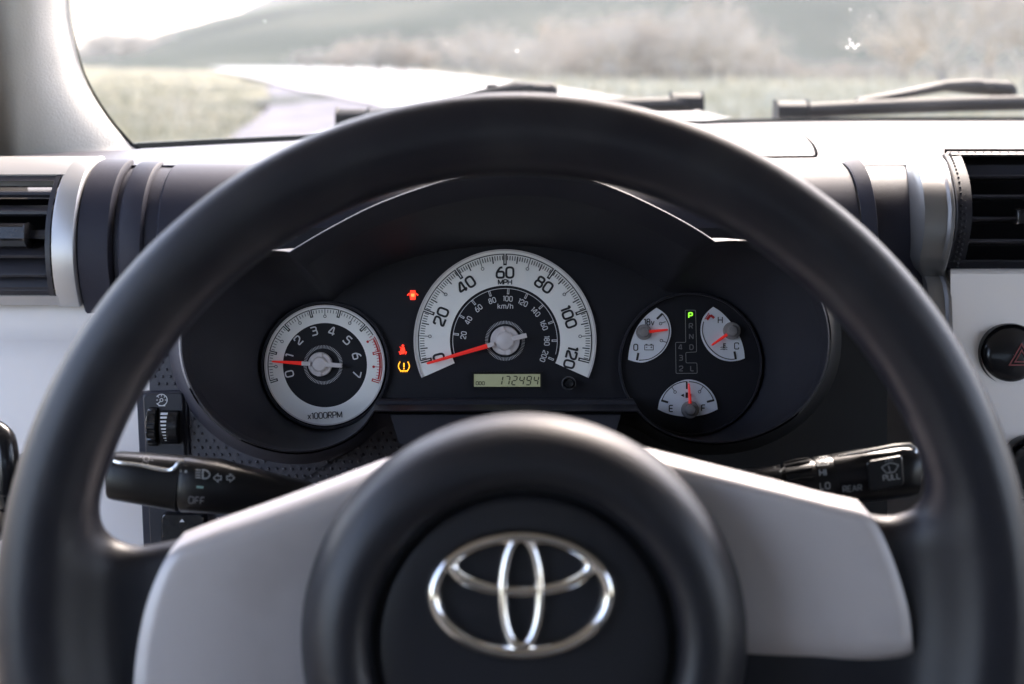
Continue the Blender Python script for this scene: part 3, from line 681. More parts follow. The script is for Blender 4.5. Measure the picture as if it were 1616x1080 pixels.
# --- dials
def fmap(u, v, L): return Vector((u * S, v * S, L))
def C2(px, py): return (px - 808, 540 - py)
def needle(parent, c, ang, r0, r1, w0, w1, z, name='needle', m='needle', h=.0006):
    ca, sa = math.cos(R(ang)), math.sin(R(ang)); pr = []
    for r, w in ((r0, w0), (r1 - 2, w1), (r1, w1 * .3)):
        for sgn, dz in ((1, 0), (1, .5), (0, 1), (-1, .5), (-1, 0)):
            pr.append(fmap(c[0] + r * ca - sgn * w * sa, c[1] + r * sa + sgn * w * ca, z + h * dz))
    V, Fc = loft([pr[0:5], pr[5:10], pr[10:15]], True, True, True); return mesh(name, V, Fc, m, parent, world=False, angle=25)
def ringticks(ik, c, r0, r1, n, w):
    for k in range(n): ik.spoke(c, 360 * k / n, r0, r1, w)
def boss(parent, c, r, z, ang, m, bars=True):
    ax = Matrix.Translation(fmap(*c, 0)).to_4x4()
    V, Fc = lathe([(r * S, z), (r * S, z + .0012), (r * .94 * S, z + .0018), (r * .66 * S, z + .002), (r * .62 * S, z + .0034), (r * .5 * S, z + .0042), (.00001, z + .0045)], n=40, ax=ax)
    b = mesh('needle_boss', V, Fc, m, parent, world=False)
    if bars:
        vs = []
        for a in (ang + 90, ang + 270):
            mt = Matrix.Rotation(R(a), 3, 'Z')
            vs.append(box(fmap(c[0] + r * .74 * math.cos(R(a)), c[1] + r * .74 * math.sin(R(a)), z + .0022), r * .5 * S, r * .34 * S, .0016, mt))
        V, Fc = join(*vs); mesh('boss_rib', V, Fc, m, parent, world=False, bevel=.0002)
    return b
def arm(parent, c, a, r0, r1, w, z, m='boss'):
    mt = Matrix.Rotation(R(a), 3, 'Z'); rm_ = (r0 + r1) / 2
    V, Fc = box(fmap(c[0] + rm_ * math.cos(R(a)), c[1] + rm_ * math.sin(R(a)), z), (r1 - r0) * S, w * S, .0016, mt)
    return mesh('needle_arm', V, Fc, m, parent, world=False, bevel=.0003)
def sector(c, r0, r1, a0, a1, z0, z1, n=96):
    rows = []
    for r, z in ((r0, z0), (r0, z1), (r1, z1), (r1, z0)): rows.append([fmap(c[0] + r * math.cos(R(a0 + (a1 - a0) * k / n)), c[1] + r * math.sin(R(a0 + (a1 - a0) * k / n)), z) for k in range(n + 1)])
    V, Fc = loft(rows, False)
    if abs(a1 - a0) < 359: Fc += [(0, n + 1, 2 * (n + 1), 3 * (n + 1)), (n, 2 * n + 1, 3 * n + 2, 4 * n + 3)]
    return V, Fc
def sub(name): 
    o = bpy.data.objects.new(name, None); COL.objects.link(o); o.parent = cl; o['mw'] = cl['mw']; return o
# speedometer
sc = C2(797, 538)
V, Fc = sector(sc, 87, 141.5, -24, 204, 0, .0007); sp = mesh('speedometer', V, Fc, 'dial', cl, world=False, smooth=False)
V, Fc = sector(sc, 141.5, 144, -24, 204, 0, .0016); mesh('dial_edge', V, Fc, 'silver', sp, world=False, smooth=False)
zk = .0009
ik = Ink(fmap); spa = lambda mph: 194 - mph * 208 / 120
ik.arc(sc, 136.5, 194, -14, 1.5, 120, zk)
for m_ in range(121):
    a = spa(m_)
    if m_ % 20 == 0: ik.spoke(sc, a, 137, 119, 5.4, zk)
    elif m_ % 10 == 0:
        ik.spoke(sc, a, 136.5, 121, 1.1, zk); ik.arc((sc[0] + 118.6 * math.cos(R(a)), sc[1] + 118.6 * math.sin(R(a))), 2.2, 0, 360, .9, 14, zk)
    elif m_ % 5 == 0: ik.spoke(sc, a, 134, 122.5, 1.8, zk)
    else: ik.spoke(sc, a, 134, 127, 1.25, zk)
for m_ in range(0, 121, 20):
    a = spa(m_); r = 107.5 if m_ < 100 else 107
    c = (sc[0] + r * math.cos(R(a)), sc[1] + r * math.sin(R(a)))
    ik.text(str(m_), c, 16.2 if m_ < 100 else 15.6, 3.3, a - 90, 1.12 if m_ else .95, .24, z=zk)
ik.text('MPH', (sc[0], sc[1] + 92.5), 7.6, 1.6, 0, 1.1, .22, z=zk)
ik.build('dial_scale', 'ink', sp)
ik = Ink(fmap)
for m_ in range(0, 121, 20): ik.spoke(sc, spa(m_), 138, 121.5, 1.5, zk + .00018)
ik.build('tick_core', 'dial', sp, 'stuff')
ik = Ink(fmap); ka = lambda k: 194 - k * .6214 * 208 / 120
ik.arc(sc, 82.5, 194, -15, .9, 90, .0003)
for k in range(20, 201, 20):
    a = ka(k); ik.spoke(sc, a, 82.5, 73.5, 3.4, .0003)
    ik.text(str(k), (sc[0] + 66 * math.cos(R(a)), sc[1] + 66.5 * math.sin(R(a))), 7.8, 1.25, a - 90, .9, .26, z=.0003)
ik.text('0', (sc[0] - 65, sc[1] - 19), 7, 1.1, 104, 1, .2, z=.0003)
ik.text('km/h', (sc[0] + .5, sc[1] + 54.5), 7.6, 1.25, 0, 1, .26, z=.0003)
ringticks(ik, sc, 26.5, 31.5, 80, .7)
ik.build('metric_scale', 'whiteink', sp)
ik = Ink(fmap)
for k in range(20, 201, 20): ik.spoke(sc, ka(k), 81.5, 75, 1.2, .00045)
ik.build('tick_core', 'face', sp, 'stuff')
boss(sp, sc, 23, .001, 196, 'boss'); arm(sp, sc, 196, 18, 29, 7, .0044); arm(sp, sc, 14, 8, 35, 7.5, .0044)
needle(sp, sc, 196.3, 27, 128, 3.6, 1.9, .0042)
# tachometer
tcn_ = C2(513, 576.5); tcc = C2(510, 576)
V, Fc = sector(tcn_, 66.5, 93, 0, 360, 0, .0007); ta = mesh('tachometer', V, Fc, 'dial', cl, world=False, smooth=False)
V, Fc = sector(tcn_, 93, 95, 0, 360, 0, .0016); mesh('dial_edge', V, Fc, 'silver', ta, world=False, smooth=False)
ik = Ink(fmap); rd = Ink(fmap); taa = lambda k: 197 - 30.6 * k
ik.arc(tcn_, 89.5, 197, 32, 1.4, 80, zk)
for q in range(0, 71):
    k = q / 10; a = taa(k); t_ = ik if k < 5.4 else rd
    if q % 10 == 0: t_.spoke(tcn_, a, 90, 77.5, 4.8, zk)
    elif q % 5 == 0:
        t_.spoke(tcn_, a, 89.5, 79, 1, zk); (t_.disc if k > 5.3 else (lambda c, r, n, z: t_.arc(c, r, 0, 360, .9, 14, z)))((tcn_[0] + 77 * math.cos(R(a)), tcn_[1] + 77 * math.sin(R(a))), 2.1, 14, zk)
    else: t_.spoke(tcn_, a, 87.5, 82.5, .9, zk)
rd.arc(tcn_, 90, 30, -16, 1.3, 40, zk); rd.arc(tcn_, 87, 28, -15, 2.4, 40, zk)
ik.text('x1000RPM', (tcn_[0], tcn_[1] - 79), 9.2, 1.35, 3, .95, .2, z=zk)
ik.build('dial_scale', 'ink', ta); rd.build('red_zone', 'redink', ta)
ik = Ink(fmap)
for k in range(0, 8): ik.spoke(tcn_, taa(k), 91, 79.5, 1.4, zk + .00018)
ik.build('tick_core', 'dial', ta, 'stuff')
ik = Ink(fmap)
for k in range(8):
    a = 195 - 30 * k; ik.text(str(k), (tcc[0] + 55 * math.cos(R(a)), tcc[1] + 55 * math.sin(R(a))), 12.5, 2.1, (a - 90) * (1 if 0 < k < 7 else .98), 1.12, .2, z=.0003)
ringticks(ik, tcc, 26, 31, 80, .7); ik.build('dial_numbers', 'whiteink', ta)
tb = C2(506, 575)
boss(ta, tb, 19, .001, 177, 'boss'); arm(ta, tb, 177, 14, 28, 6.5, .0042); arm(ta, tb, -3, 8, 35, 7, .0042)
needle(ta, tb, 176.5, 26, 75, 3.2, 1.4, .004)
# three small gauges
def cp(P): return [C2(940 + x / 3.858, 440 + y / 3.858) for x, y in P]
def small(name, poly, corners, lab):
    P = cp(poly); seq = []; ks = sorted(corners) ; n_ = len(P)
    for i, k in enumerate(ks):
        k2 = ks[(i + 1) % len(ks)]; ids = [j % n_ for j in range(k, k2 + 1 if k2 > k else k2 + n_ + 1)]
        seq += [tuple(q) for q in catmull([P[j] for j in ids], 4)][:-1]
    V, Fc = loft([[fmap(p[0], p[1], z) for p in seq] for z in (0, .0007)], True, False, True, flip=True)
    o = mesh(name, V, Fc, 'dialwhite', cl, world=False, smooth=False); return o
vo = small('voltmeter', [(370, 177), (430, 222), (455, 285), (456, 350), (425, 425), (370, 478), (300, 508), (250, 508), (197, 493), (203, 440), (220, 370), (252, 295), (300, 232), (340, 198)], [0, 8], '')
te = small('temperature_gauge', [(715, 172), (765, 205), (825, 270), (872, 345), (898, 420), (907, 485), (860, 500), (800, 502), (740, 482), (685, 437), (648, 372), (638, 310), (650, 245), (680, 202)], [0, 5], '')
fu = small('fuel_gauge', [(378, 795), (392, 735), (424, 685), (470, 645), (520, 622), (562, 614), (610, 621), (660, 645), (705, 688), (732, 740), (742, 795), (700, 815), (640, 832), (560, 840), (480, 832), (420, 815)], [0, 10], '')
def K(x, y): return cp([(x, y)])[0]
def KP(P): return cp(P)
def smallboss(par, c, r, m='smallboss'): boss(par, c, r, .001, 20, m, False)
ik = Ink(fmap)
ik.ribbon(catmull(KP([(405, 212), (440, 270), (447, 330), (430, 395), (390, 450), (330, 488), (262, 497)]), 5), 1.3, z=zk)
ik.ribbon(KP([(405, 213), (372, 246)]), 3.4, z=zk); ik.ribbon(KP([(250, 497), (259, 452)]), 3.4, z=zk)
for a, b in (((425, 262), (403, 269)), ((430, 388), (408, 381))): ik.ribbon(KP([a, b]), 1, z=zk)
for c in ((394, 274), (399, 377)): ik.arc(K(*c), 2.1, 0, 360, .9, 14, zk)
ik.text('18', K(312, 264), 9.5, 1.5, 0, .85, .22, z=zk); ik.text('V', K(346, 268), 8.5, 1.3, 0, .9, z=zk); ik.text('0', K(243, 418), 9.6, 1.6, 0, 1.05, z=zk)
ik.ribbon(KP([(297, 405), (350, 405), (350, 434), (297, 434)]), 1, True, zk)
for x in (308, 338): ik.ribbon(KP([(x - 6, 400), (x + 6, 400)]), 1.3, z=zk)
ik.ribbon(KP([(304, 418), (314, 418)]), .9, z=zk); ik.ribbon(KP([(333, 418), (343, 418)]), .9, z=zk); ik.ribbon(KP([(338, 413), (338, 423)]), .9, z=zk)
ik.build('dial_scale', 'ink', vo); c = K(292, 326); smallboss(vo, c, 12.3, 'smallboss'); needle(vo, c, 6, 8, 38, 2.6, 1.5, .0028)
ik = Ink(fmap); rd = Ink(fmap)
ik.ribbon(catmull(KP([(655, 262), (648, 320), (668, 385), (710, 440), (760, 475), (815, 491), (856, 488)]), 5), 1.3, z=zk); ik.ribbon(KP([(851, 489), (843, 443)]), 3.4, z=zk)
ik.text('H', K(757, 252), 9.6, 1.5, 0, 1, z=zk); ik.text('C', K(856, 410), 9.6, 1.5, 0, 1, z=zk)
ik.ribbon(KP([(778, 392), (778, 424)]), 1.6, z=zk); ik.ribbon(KP([(778, 396), (792, 396)]), 1.1, z=zk); ik.ribbon(KP([(778, 406), (790, 406)]), 1.1, z=zk); ik.ribbon(KP([(758, 420), (768, 416), (778, 420), (790, 416), (800, 420)]), 1, z=zk); ik.ribbon(KP([(758, 432), (768, 428), (778, 432), (790, 428), (800, 432)]), 1, z=zk)
ik.build('dial_scale', 'ink', te)
rd.ribbon(KP([(663, 248), (688, 210)]), 1.3, z=zk); rd.ribbon(KP([(676, 250), (698, 222)]), 4, z=zk); rd.ribbon(KP([(698, 222), (720, 240)]), 3.6, z=zk); rd.build('red_zone', 'redink', te)
c = K(826, 318); smallboss(te, c, 13.8); needle(te, c, 215, 10, 40, 2.4, 1.5, .0028)
ik = Ink(fmap)
ik.ribbon(catmull(KP([(400, 745), (425, 695), (470, 652), (515, 632), (553, 626)]), 5), 1.3, z=zk); ik.ribbon(catmull(KP([(566, 626), (612, 634), (655, 655), (695, 697), (716, 738)]), 5), 1.3, z=zk)
ik.ribbon(KP([(398, 741), (440, 753)]), 3.4, z=zk); ik.ribbon(KP([(720, 739), (676, 750)]), 3.4, z=zk); ik.ribbon(KP([(553, 626), (553, 672)]), 2.6, z=zk)
for a, b, c in (((462, 658), (477, 682), (482, 690)), ((652, 656), (637, 680), (631, 688))): ik.ribbon(KP([a, b]), 1, z=zk); ik.arc(K(*c), 2.1, 0, 360, .9, 14, zk)
ik.text('E', K(458, 790), 9.8, 1.7, 0, 1.05, z=zk); ik.text('F', K(654, 787), 9.8, 1.7, 0, 1.05, z=zk)
ik.poly(KP([(516, 710), (536, 700), (536, 720)]), zk); ik.poly(KP([(546, 692), (566, 692), (566, 726), (546, 726)]), zk); ik.ribbon(KP([(566, 698), (578, 704), (578, 722), (570, 722)]), 1, z=zk)
ik.build('dial_scale', 'ink', fu); c = K(572, 797); smallboss(fu, c, 13.8); needle(fu, c, 93.5, 10, 42, 2.6, 1.5, .0028)
# gear display
ik = Ink(fmap)
ik.ribbon(rounded(KP([(545, 192), (608, 192), (614, 446), (548, 450), (550, 513), (616, 513), (618, 576), (489, 577), (486, 388), (548, 388)]), 2.0, True, 4), .8, True, .0003)
gd = ik.build('gear_display', 'dimink', cl)
ik = Ink(fmap)
for ch, x, y in (('R', 579, 288), ('N', 582, 352), ('D', 583, 417), ('4', 516, 417), ('3', 518, 482), ('2', 520, 547), ('L', 587, 547)): ik.text(ch, K(x, y), 7.6, 1.5, 0, 1.1, z=.0003)
ik.build('gear_letters', 'greyink', gd)
ik = Ink(fmap); ik.text('P', K(577, 223), 8, 1.9, 0, 1.15, z=.0003); ik.build('park_letter', 'greenlamp', gd)
# odometer
V, Fc = loft([[fmap(*C2(x, y), z) for x, y in ((748, 590.5), (852.5, 590.5), (852.5, 610.5), (748, 610.5))] for z in (0, .0006)], True, False, True); od = mesh('odometer', V, Fc, 'lcd', cl, world=False, smooth=False)
V, Fc = loft([[fmap(*C2(x, y), z) for x, y in ((744.5, 587), (856, 587), (856, 614), (744.5, 614))] for z in (0, .0012)] + [[fmap(*C2(x, y), .0012) for x, y in ((748, 590.5), (852.5, 590.5), (852.5, 610.5), (748, 610.5))]], True); mesh('display_frame', V, Fc, 'well', od, world=False, smooth=False)
ik = Ink(fmap); ik.text('ODO', C2(758, 605), 5.2, 1.0, 0, 1, .24, z=.0008)
SEG = {'a': ((0, 1), (1, 1)), 'b': ((1, 1), (1, .5)), 'c': ((1, .5), (1, 0)), 'd': ((0, 0), (1, 0)), 'e': ((0, 0), (0, .5)), 'f': ((0, .5), (0, 1)), 'g': ((0, .5), (1, .5))}
DG = {'1': 'bc', '7': 'abc', '2': 'abged', '4': 'fgbc', '9': 'abcfgd'}
for i, ch in enumerate('172494'):
    x0, y0, w, h = 786 + i * 11.3, 607.5, 6.6, 13.4
    for sg in DG[ch]:
        (ax, ay), (bx, by) = SEG[sg]; q = []
        for X, Y in ((ax, ay), (bx, by)): q.append((x0 + X * w + (Y - .5) * 2.6, y0 - Y * h))
        p, r = np.array(q[0]), np.array(q[1]); d = (r - p) / np.linalg.norm(r - p); ik.ribbon([C2(*(p + d * .75)), C2(*(r - d * .75))], 1.7, z=.0008)
ik.build('odometer_digits', 'lcdink', od)
ax = Matrix.Translation(fmap(*C2(897.5, 605), 0))
V, Fc = lathe([(12 * S, 0), (11.8 * S, .002), (10.2 * S, .0028), (8.4 * S, .0022), (8 * S, .001)], n=40, ax=ax); rk = mesh('reset_knob', V, Fc, 'clear', cl, world=False)
V, Fc = lathe([(7 * S, 0), (7 * S, .006), (6 * S, .0068), (.0001, .007)], n=32, ax=ax); mesh('knob_stem', V, Fc, 'gloss', rk, world=False)
# warning lamps
ik = Ink(fmap); kx = Ink(fmap); c = C2(651.5, 466)
ik.poly([(c[0] + x, c[1] + y) for x, y in ((-4, -7.5), (4, -7.5), (5, 0), (4, 7.5), (-4, 7.5), (-5, 0))], .0003)
ik.ribbon([(c[0] - 5, c[1] + 3), (c[0] - 8.5, c[1] - .5)], 1.9, z=.0004); ik.ribbon([(c[0] + 5, c[1] + 3), (c[0] + 8.5, c[1] - .5)], 1.9, z=.0004)
kx.poly([(c[0] + x, c[1] + y) for x, y in ((-2.6, -2.5), (2.6, -2.5), (2.8, 2.2), (-2.8, 2.2))], .0007)
d_ = ik.build('door_warning', 'redlamp', cl); kx.build('lamp_core', 'redcore', d_)
ik = Ink(fmap); c = C2(635.5, 552)
ik.disc((c[0] + .4, c[1] + 6), 2.1, 14, .0003); ik.poly([(c[0] + x, c[1] + y) for x, y in ((-2, 3.5), (3, 3.5), (4.2, -2), (2.2, -7), (-2.6, -7), (-4, -2))], .0004); ik.ribbon([(c[0] - 4.5, c[1] + 4.5), (c[0] + 5, c[1] - 5.5)], 1.2, z=.0006); ik.ribbon([(c[0] - 6, c[1] - 3), (c[0] - 3, c[1] - 6.5), (c[0] - 4.5, c[1] - 7.5)], 1.4, z=.0005); ik.ribbon([(c[0] + 6, c[1] - 3), (c[0] + 4.5, c[1] - 7.5)], 1.4, z=.0005)
ik.build('belt_warning', 'redlamp', cl)
ik = Ink(fmap); c = C2(637.5, 579)
for sg in (-1, 1): ik.ribbon([tuple(q) for q in catmull([(c[0] + sg * x, c[1] + y) for x, y in ((6, 8), (8.2, 3.5), (8.4, -1), (5.6, -6.2))], 5)], 1.5, z=.0003)
ik.ribbon([(c[0] - 5.8, c[1] - 6.4), (c[0] + 5.8, c[1] - 6.4)], 1.3, z=.0004)
for x in (-5, -2.5, 0, 2.5, 5): ik.ribbon([(c[0] + x, c[1] - 6), (c[0] + x, c[1] - 8.4)], 1.1, z=.0005)
ik.ribbon([(c[0], c[1] + 6), (c[0], c[1] - 1)], 2, z=.0003); ik.disc((c[0], c[1] - 3.2), 1.1, 10, .0003)
ik.build('tyre_warning', 'amber', cl)

# ---------------------------------------------------------------- dimpled surround under the cluster
PD = .634
sur = empty('cluster_surround', at(420, 760, PD), 'dimpled charcoal panel around the bottom of the instrument cluster', 'trim panel')
c5, c14, c20 = offset(c1, 5.0), offset(smooth(c1, 3), 15), offset(smooth(c1, 6), 22)
ids = list(range(NA + 18, len(c1) - 16))
def outp(p):
    d = np.array(p) - np.array((800, 545.)); t = 1e9
    if d[0] < 0: t = min(t, (236 - 800) / d[0])
    if d[0] > 0: t = min(t, (1400 - 800) / d[0])
    if d[1] > 0: t = min(t, (880 - 545) / d[1])
    if d[1] < 0: t = min(t, (400 - 545) / d[1])
    return np.array((800, 545.)) + d * t
def plate_rows(ids): return [[at(*c5[i], .608) for i in ids], [at(*c5[i], .612) for i in ids], [at(*c14[i], PD - .004) for i in ids], [at(*c20[i], PD) for i in ids], [at(*outp(c20[i]), PD) for i in ids], [at(*outp(c20[i]), PD + .05) for i in ids]]
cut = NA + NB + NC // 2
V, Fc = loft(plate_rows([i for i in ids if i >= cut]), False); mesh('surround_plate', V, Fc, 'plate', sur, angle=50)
V, Fc = loft(plate_rows([i for i in ids if i <= cut]), False); mesh('surround_plate_right', V, Fc, 'well', sur, angle=50)  # right half of the same plate, in a darker material
def inside(P, x, y):
    x2, y2 = np.roll(P[:, 0], -1), np.roll(P[:, 1], -1); c = ((P[:, 1] > y) != (y2 > y)) & (x < (x2 - P[:, 0]) * (y - P[:, 1]) / (y2 - P[:, 1] + 1e-12) + P[:, 0]); return c.sum() % 2 == 1
c22 = offset(smooth(c1, 6), 24)
pts = []
for j, y in enumerate(np.arange(505, 870, 11.2)):
    for x in np.arange(244 + (j % 2) * 6.2, 640, 12.4):
        if inside(c22, x, y): continue
        if 222 < x < 297 and 612 < y: continue
        pts.append((x, y, PD - .0001))
for j, y in enumerate(np.arange(618, 870, 12)): pts.append((222 + 14, y, PD + .002)) if False else None
V, Fc = dimples(pts, 2.7); mesh('dimples', V, Fc, 'plate', sur, kind='stuff')
# switch panel left of the cluster
sw = empty('switch_panel', rot_to_cam(at(258, 700, PD)), 'small black panel with the dash light dimmer wheel and mirror switch', 'switch panel')
sp_ = PD / F
def Sx(px, py, z=0): return Vector(((px - 258) * sp_, (700 - py) * sp_, z))
def rrect(x0, y0, x1, y1, r): return rounded([(x0, y0), (x1, y0), (x1, y1), (x0, y1)], r, True, 5)
fl = [(216, 600), (236, 598), (240, 880), (222, 880)]
V, Fc = loft([[Sx(*p, z) for p in rounded([(216, 618), (297, 615), (308, 880), (228, 880)], 7)] for z in (-.02, .0006)] + [[Sx(*p, .0016) for p in rounded([(218, 620), (295, 617), (306, 880), (230, 880)], 6)]], True, False, True); mesh('panel_rim', V, Fc, 'dash', sw, world=False)
V, Fc = loft([[Sx(*p, z) for p in rounded([(228, 622), (291, 619), (302, 880), (241, 880)], 6)] for z in (.0012, .0028)] + [[Sx(*p, .0034) for p in rounded([(230, 624), (289, 621), (300, 880), (243, 880)], 6)]], True, False, True); mesh('panel_face', V, Fc, 'vent', sw, world=False)
def roller(x, y0, y1, w, name, m, ridged):
    cy = (y0 + y1) / 2; hh = (y1 - y0) / 2; n_ = 60; rings = []
    for xx, sc_ in ((x - w / 2, .93), (x - w / 2 + 1.5, 1), (x + w / 2 - 1.5, 1), (x + w / 2, .93)):
        rg = []
        for k in range(n_ + 1):
            a = R(-90 + 180 * k / n_); bump = 1 - (.07 * (math.sin(k * 2 * math.pi / 8.0) > .3) if ridged else 0)
            rg.append(Sx(xx, cy - hh * sc_ * bump * math.sin(a), .0035 + .0065 * sc_ * bump * math.cos(a)))
        rings.append(rg)
    V, Fc = loft(rings, False, flip=True); Fc += [tuple(range(n_ + 1)), tuple(range(3 * (n_ + 1), 4 * (n_ + 1)))]
    return mesh(name, V, Fc, m, sw, world=False, angle=30)
roller(245.5, 642, 703, 15, 'ribbed_wheel', 'gloss', True)
rl = roller(273, 647, 700, 28, 'dimmer_wheel', 'gloss', False)
ik = Ink(lambda u, v, L: Vector((u, v, 0)))
def rollmap(u, v, L):
    cy, hh = 673.5, 26.5; s_ = max(-.99, min(.99, (cy - v) / hh)); return Sx(u, v, .0035 + .0066 * math.sqrt(1 - s_ * s_) + .0003 + L)
ik = Ink(rollmap)
for k, y in enumerate((652, 657.5, 663.5, 669.5, 675, 680, 685, 689.5, 693.5)):
    w = 5.5 - k * .4; ik.ribbon([(265.5 - w + .45 * k, y), (265.5 + w + .3 * k, y)], 3.4 - .28 * k)
ik.build('dimmer_marks', 'whiteink', sw)
ik = Ink(lambda u, v, L: Sx(u, v, .0037 + L)); c = (258, 631)
ik.arc(c, 9, 215, 505, 1.3, 30); ik.arc(c, 2.4, 0, 360, 1, 14); ik.ribbon([(256.5, 633), (251.5, 637.5)], 1.2)
for a in (0, 45, 90, 135, 180): ik.ribbon([(c[0] + 8 * math.cos(R(a)), c[1] - 8 * math.sin(R(a))), (c[0] + 5.5 * math.cos(R(a)), c[1] - 5.5 * math.sin(R(a)))], 1)
ik.ribbon([(253.5, 640), (264, 640)], 1.4); ik.build('gauge_symbol', 'whiteink', sw)
V, Fc = loft([[Sx(*p, .003) for p in rrect(259, 806, 330, 870, 9)], [Sx(*p, .0068) for p in rrect(260, 807, 329, 869, 9)], [Sx(*p, .008) for p in rrect(263, 810, 326, 866, 8)]], True, False, True); ms = mesh('mirror_switch', V, Fc, 'gloss', sw, world=False)
ik = Ink(lambda u, v, L: Sx(u, v, .0083 + L)); ik.poly([(290, 820.5), (298, 820.5), (294, 815.5)]); ik.build('arrow_mark', 'whiteink', ms)

# ================================================================== STALKS
def stalk_loft(stations, m_round=3.0, n=28):
    """stations: (px, py, depth, half height px, half depth m)"""
    rings = []; cs = [at(a, b, d) for a, b, d, _, _ in stations]
    for i, (px, py, d, hh, hd) in enumerate(stations):
        t = (cs[min(i + 1, len(cs) - 1)] - cs[max(i - 1, 0)]).normalized()
        upv = (CR @ Vector((0, 1, 0))); upv = (upv - t * upv.dot(t)).normalized(); fw = t.cross(upv).normalized()
        if fw.dot(CR @ Vector((0, 0, 1))) < 0: fw = -fw
        rg = []
        for k in range(n):
            a = 2 * math.pi * k / n; ca, sa = math.cos(a), math.sin(a); e = 2 / m_round
            rg.append(cs[i] + upv * (hh * d / F * math.copysign(abs(ca) ** e, ca)) + fw * (hd * math.copysign(abs(sa) ** e, sa)))
        rings.append(rg)
    return loft(rings, True, True, True)
from mathutils.bvhtree import BVHTree
def onto(*vf):
    V, Fc = join(*vf); T = BVHTree.FromPolygons([tuple(v) for v in V], [tuple(f) for f in Fc])
    def f(u, v, L):
        r = ray(u, v); rn = r.normalized(); h = T.ray_cast(CAMP, rn)
        p = h[0] if h[0] is not None else at(u, v, .545)
        return p - rn * (.00025 + L)
    return f
ls = empty('light_stalk', at(480, 775, .56), 'black headlight and turn signal stalk left of the wheel hub', 'stalk')
V, Fc = stalk_loft([(176, 750, .548, 34, .008), (179, 750, .548, 36.5, .0105), (186, 750.5, .548, 38, .0112), (232, 756, .549, 40.5, .0118), (288, 763, .55, 43.5, .0125)]); kv = (V, Fc); mesh('stalk_knob', V, Fc, 'stalk', ls, angle=50)
V, Fc = stalk_loft([(288.5, 763, .55, 41, .0115), (292, 763, .55, 44, .0128), (340, 767, .552, 42.5, .0128), (400, 776, .554, 36, .012), (500, 792, .56, 27, .010), (640, 815, .58, 22, .009)]); bv = (V, Fc); mesh('stalk_body', V, Fc, 'stalk', ls, angle=50); lsf = onto(kv, bv)
V, Fc = tube([at(*p) for p in [tuple(v) for v in catmull([(180, 728, .5385), (190, 730.5, .5372), (225, 735, .5372), (262, 742, .537), (274, 740, .5367), (281, 732, .5372), (290, 727, .538)], 5)]], [.0004] + [.0009] * 29 + [.0005], 8); mesh('groove_highlight', V, Fc, 'bright', ls)  # highlight along the knob groove, laid on as a bright tube
ld = lambda px, py: .5372 + .000018 * abs(px - 300) + .0000028 * (py - 762) ** 2 - .0008
ik = Ink(lsf)
ik.ribbon([(284, 743.5), (295, 744.5)], 4)
for k in range(4): ik.ribbon([(308.5, 741.5 + 4 * k), (317, 742.5 + 4 * k)], 1.8)
ik.ribbon(catmull([(320, 741.5), (327, 743.5), (331, 749), (327.5, 754.5), (320, 755.5)], 4), 2, True)
for sg, cx in ((-1, 344), (1, 363)): ik.ribbon([(cx + sg * 7, 754.5), (cx, 748), (cx, 751.6), (cx - sg * 5, 751.6), (cx - sg * 5, 757.4), (cx, 757.4), (cx, 761)], 1.6, True)
ik.build('light_symbols', 'dimink', ls, world=True)
ik2 = Ink(lsf); ik2.ribbon([(310, 768.5), (321, 769.5)], 3.4); mesh('off_mark', ik2.V, ik2.F, mat('greenish paint', (.22, .36, .32), .5), ls, smooth=False)
ik = Ink(lambda u, v, L: lsf(u, -v, L)); ik.text('OFF', (310, -790), 10.5, 1.7, -4, 1.0, .26); ik.build('off_letters', 'greyink', ls, world=True)
ik = Ink(lsf)
ik.arc((231, 724), 4.5, 0, 360, 1.2, 14)
for a in range(0, 360, 60): ik.spoke((231, 724), a + 15, 7, 11, 1.2)
ik.build('lamp_symbol', 'greyink', ls, world=True)

rs_ = empty('wiper_stalk', at(1240, 760, .56), 'black wiper stalk right of the wheel hub with HI and PULL print', 'stalk')
V, Fc = stalk_loft([(1040, 800, .575, 18, .008), (1150, 776, .565, 32, .010), (1222, 769, .557, 33, .0105), (1238, 766, .556, 33, .0105)]); rv = [(V, Fc)]; mesh('stalk_body', V, Fc, 'stalk', rs_, angle=50)
V, Fc = stalk_loft([(1238.5, 766, .555, 32, .011), (1241, 766, .555, 34, .0115), (1284, 760, .553, 36.5, .012), (1286, 760, .553, 34, .0115)], 2.4); rv.append((V, Fc)); mesh('stalk_ring', V, Fc, 'stalk', rs_, angle=40)
nn = 28
for k in range(0, nn, 2):
    a_, b_ = V[nn + k], V[2 * nn + k]
    tv, tf = tube([a_.lerp(b_, .04), a_.lerp(b_, .5), a_.lerp(b_, .96)], [.0007, .0011, .0007], 6); mesh('grip_rib', tv, tf, 'stalk', rs_)
V, Fc = stalk_loft([(1286.5, 760, .553, 36, .0118), (1288, 760, .553, 38, .0122), (1313, 757, .552, 39, .0125), (1315, 757, .552, 36, .012)], 2.4); rv.append((V, Fc)); mesh('stalk_ring', V, Fc, 'stalk', rs_, angle=40)
V, Fc = stalk_loft([(1315.5, 757, .552, 38, .0115), (1318, 757, .552, 39.5, .0122), (1360, 751, .55, 41, .0122), (1425, 744, .548, 42, .0122), (1440, 743, .548, 39, .0115), (1446, 744, .548, 34, .0095), (1448, 745, .548, 28, .007)], 2.8); rv.append((V, Fc)); mesh('stalk_knob', V, Fc, 'stalk', rs_, angle=50)
V, Fc = loft([[at(*p, d) for p in rounded([(1367, 728), (1424, 718), (1427, 766), (1372, 778)], 7)] for d in (.540, .5352)] + [[at(*p, .5346) for p in rounded([(1369, 730), (1422, 720), (1425, 764), (1374, 776)], 7)]], True, False, True); rv.append((V, Fc)); rsf = onto(*rv); mesh('push_pad', V, Fc, 'stalk', rs_, angle=50)
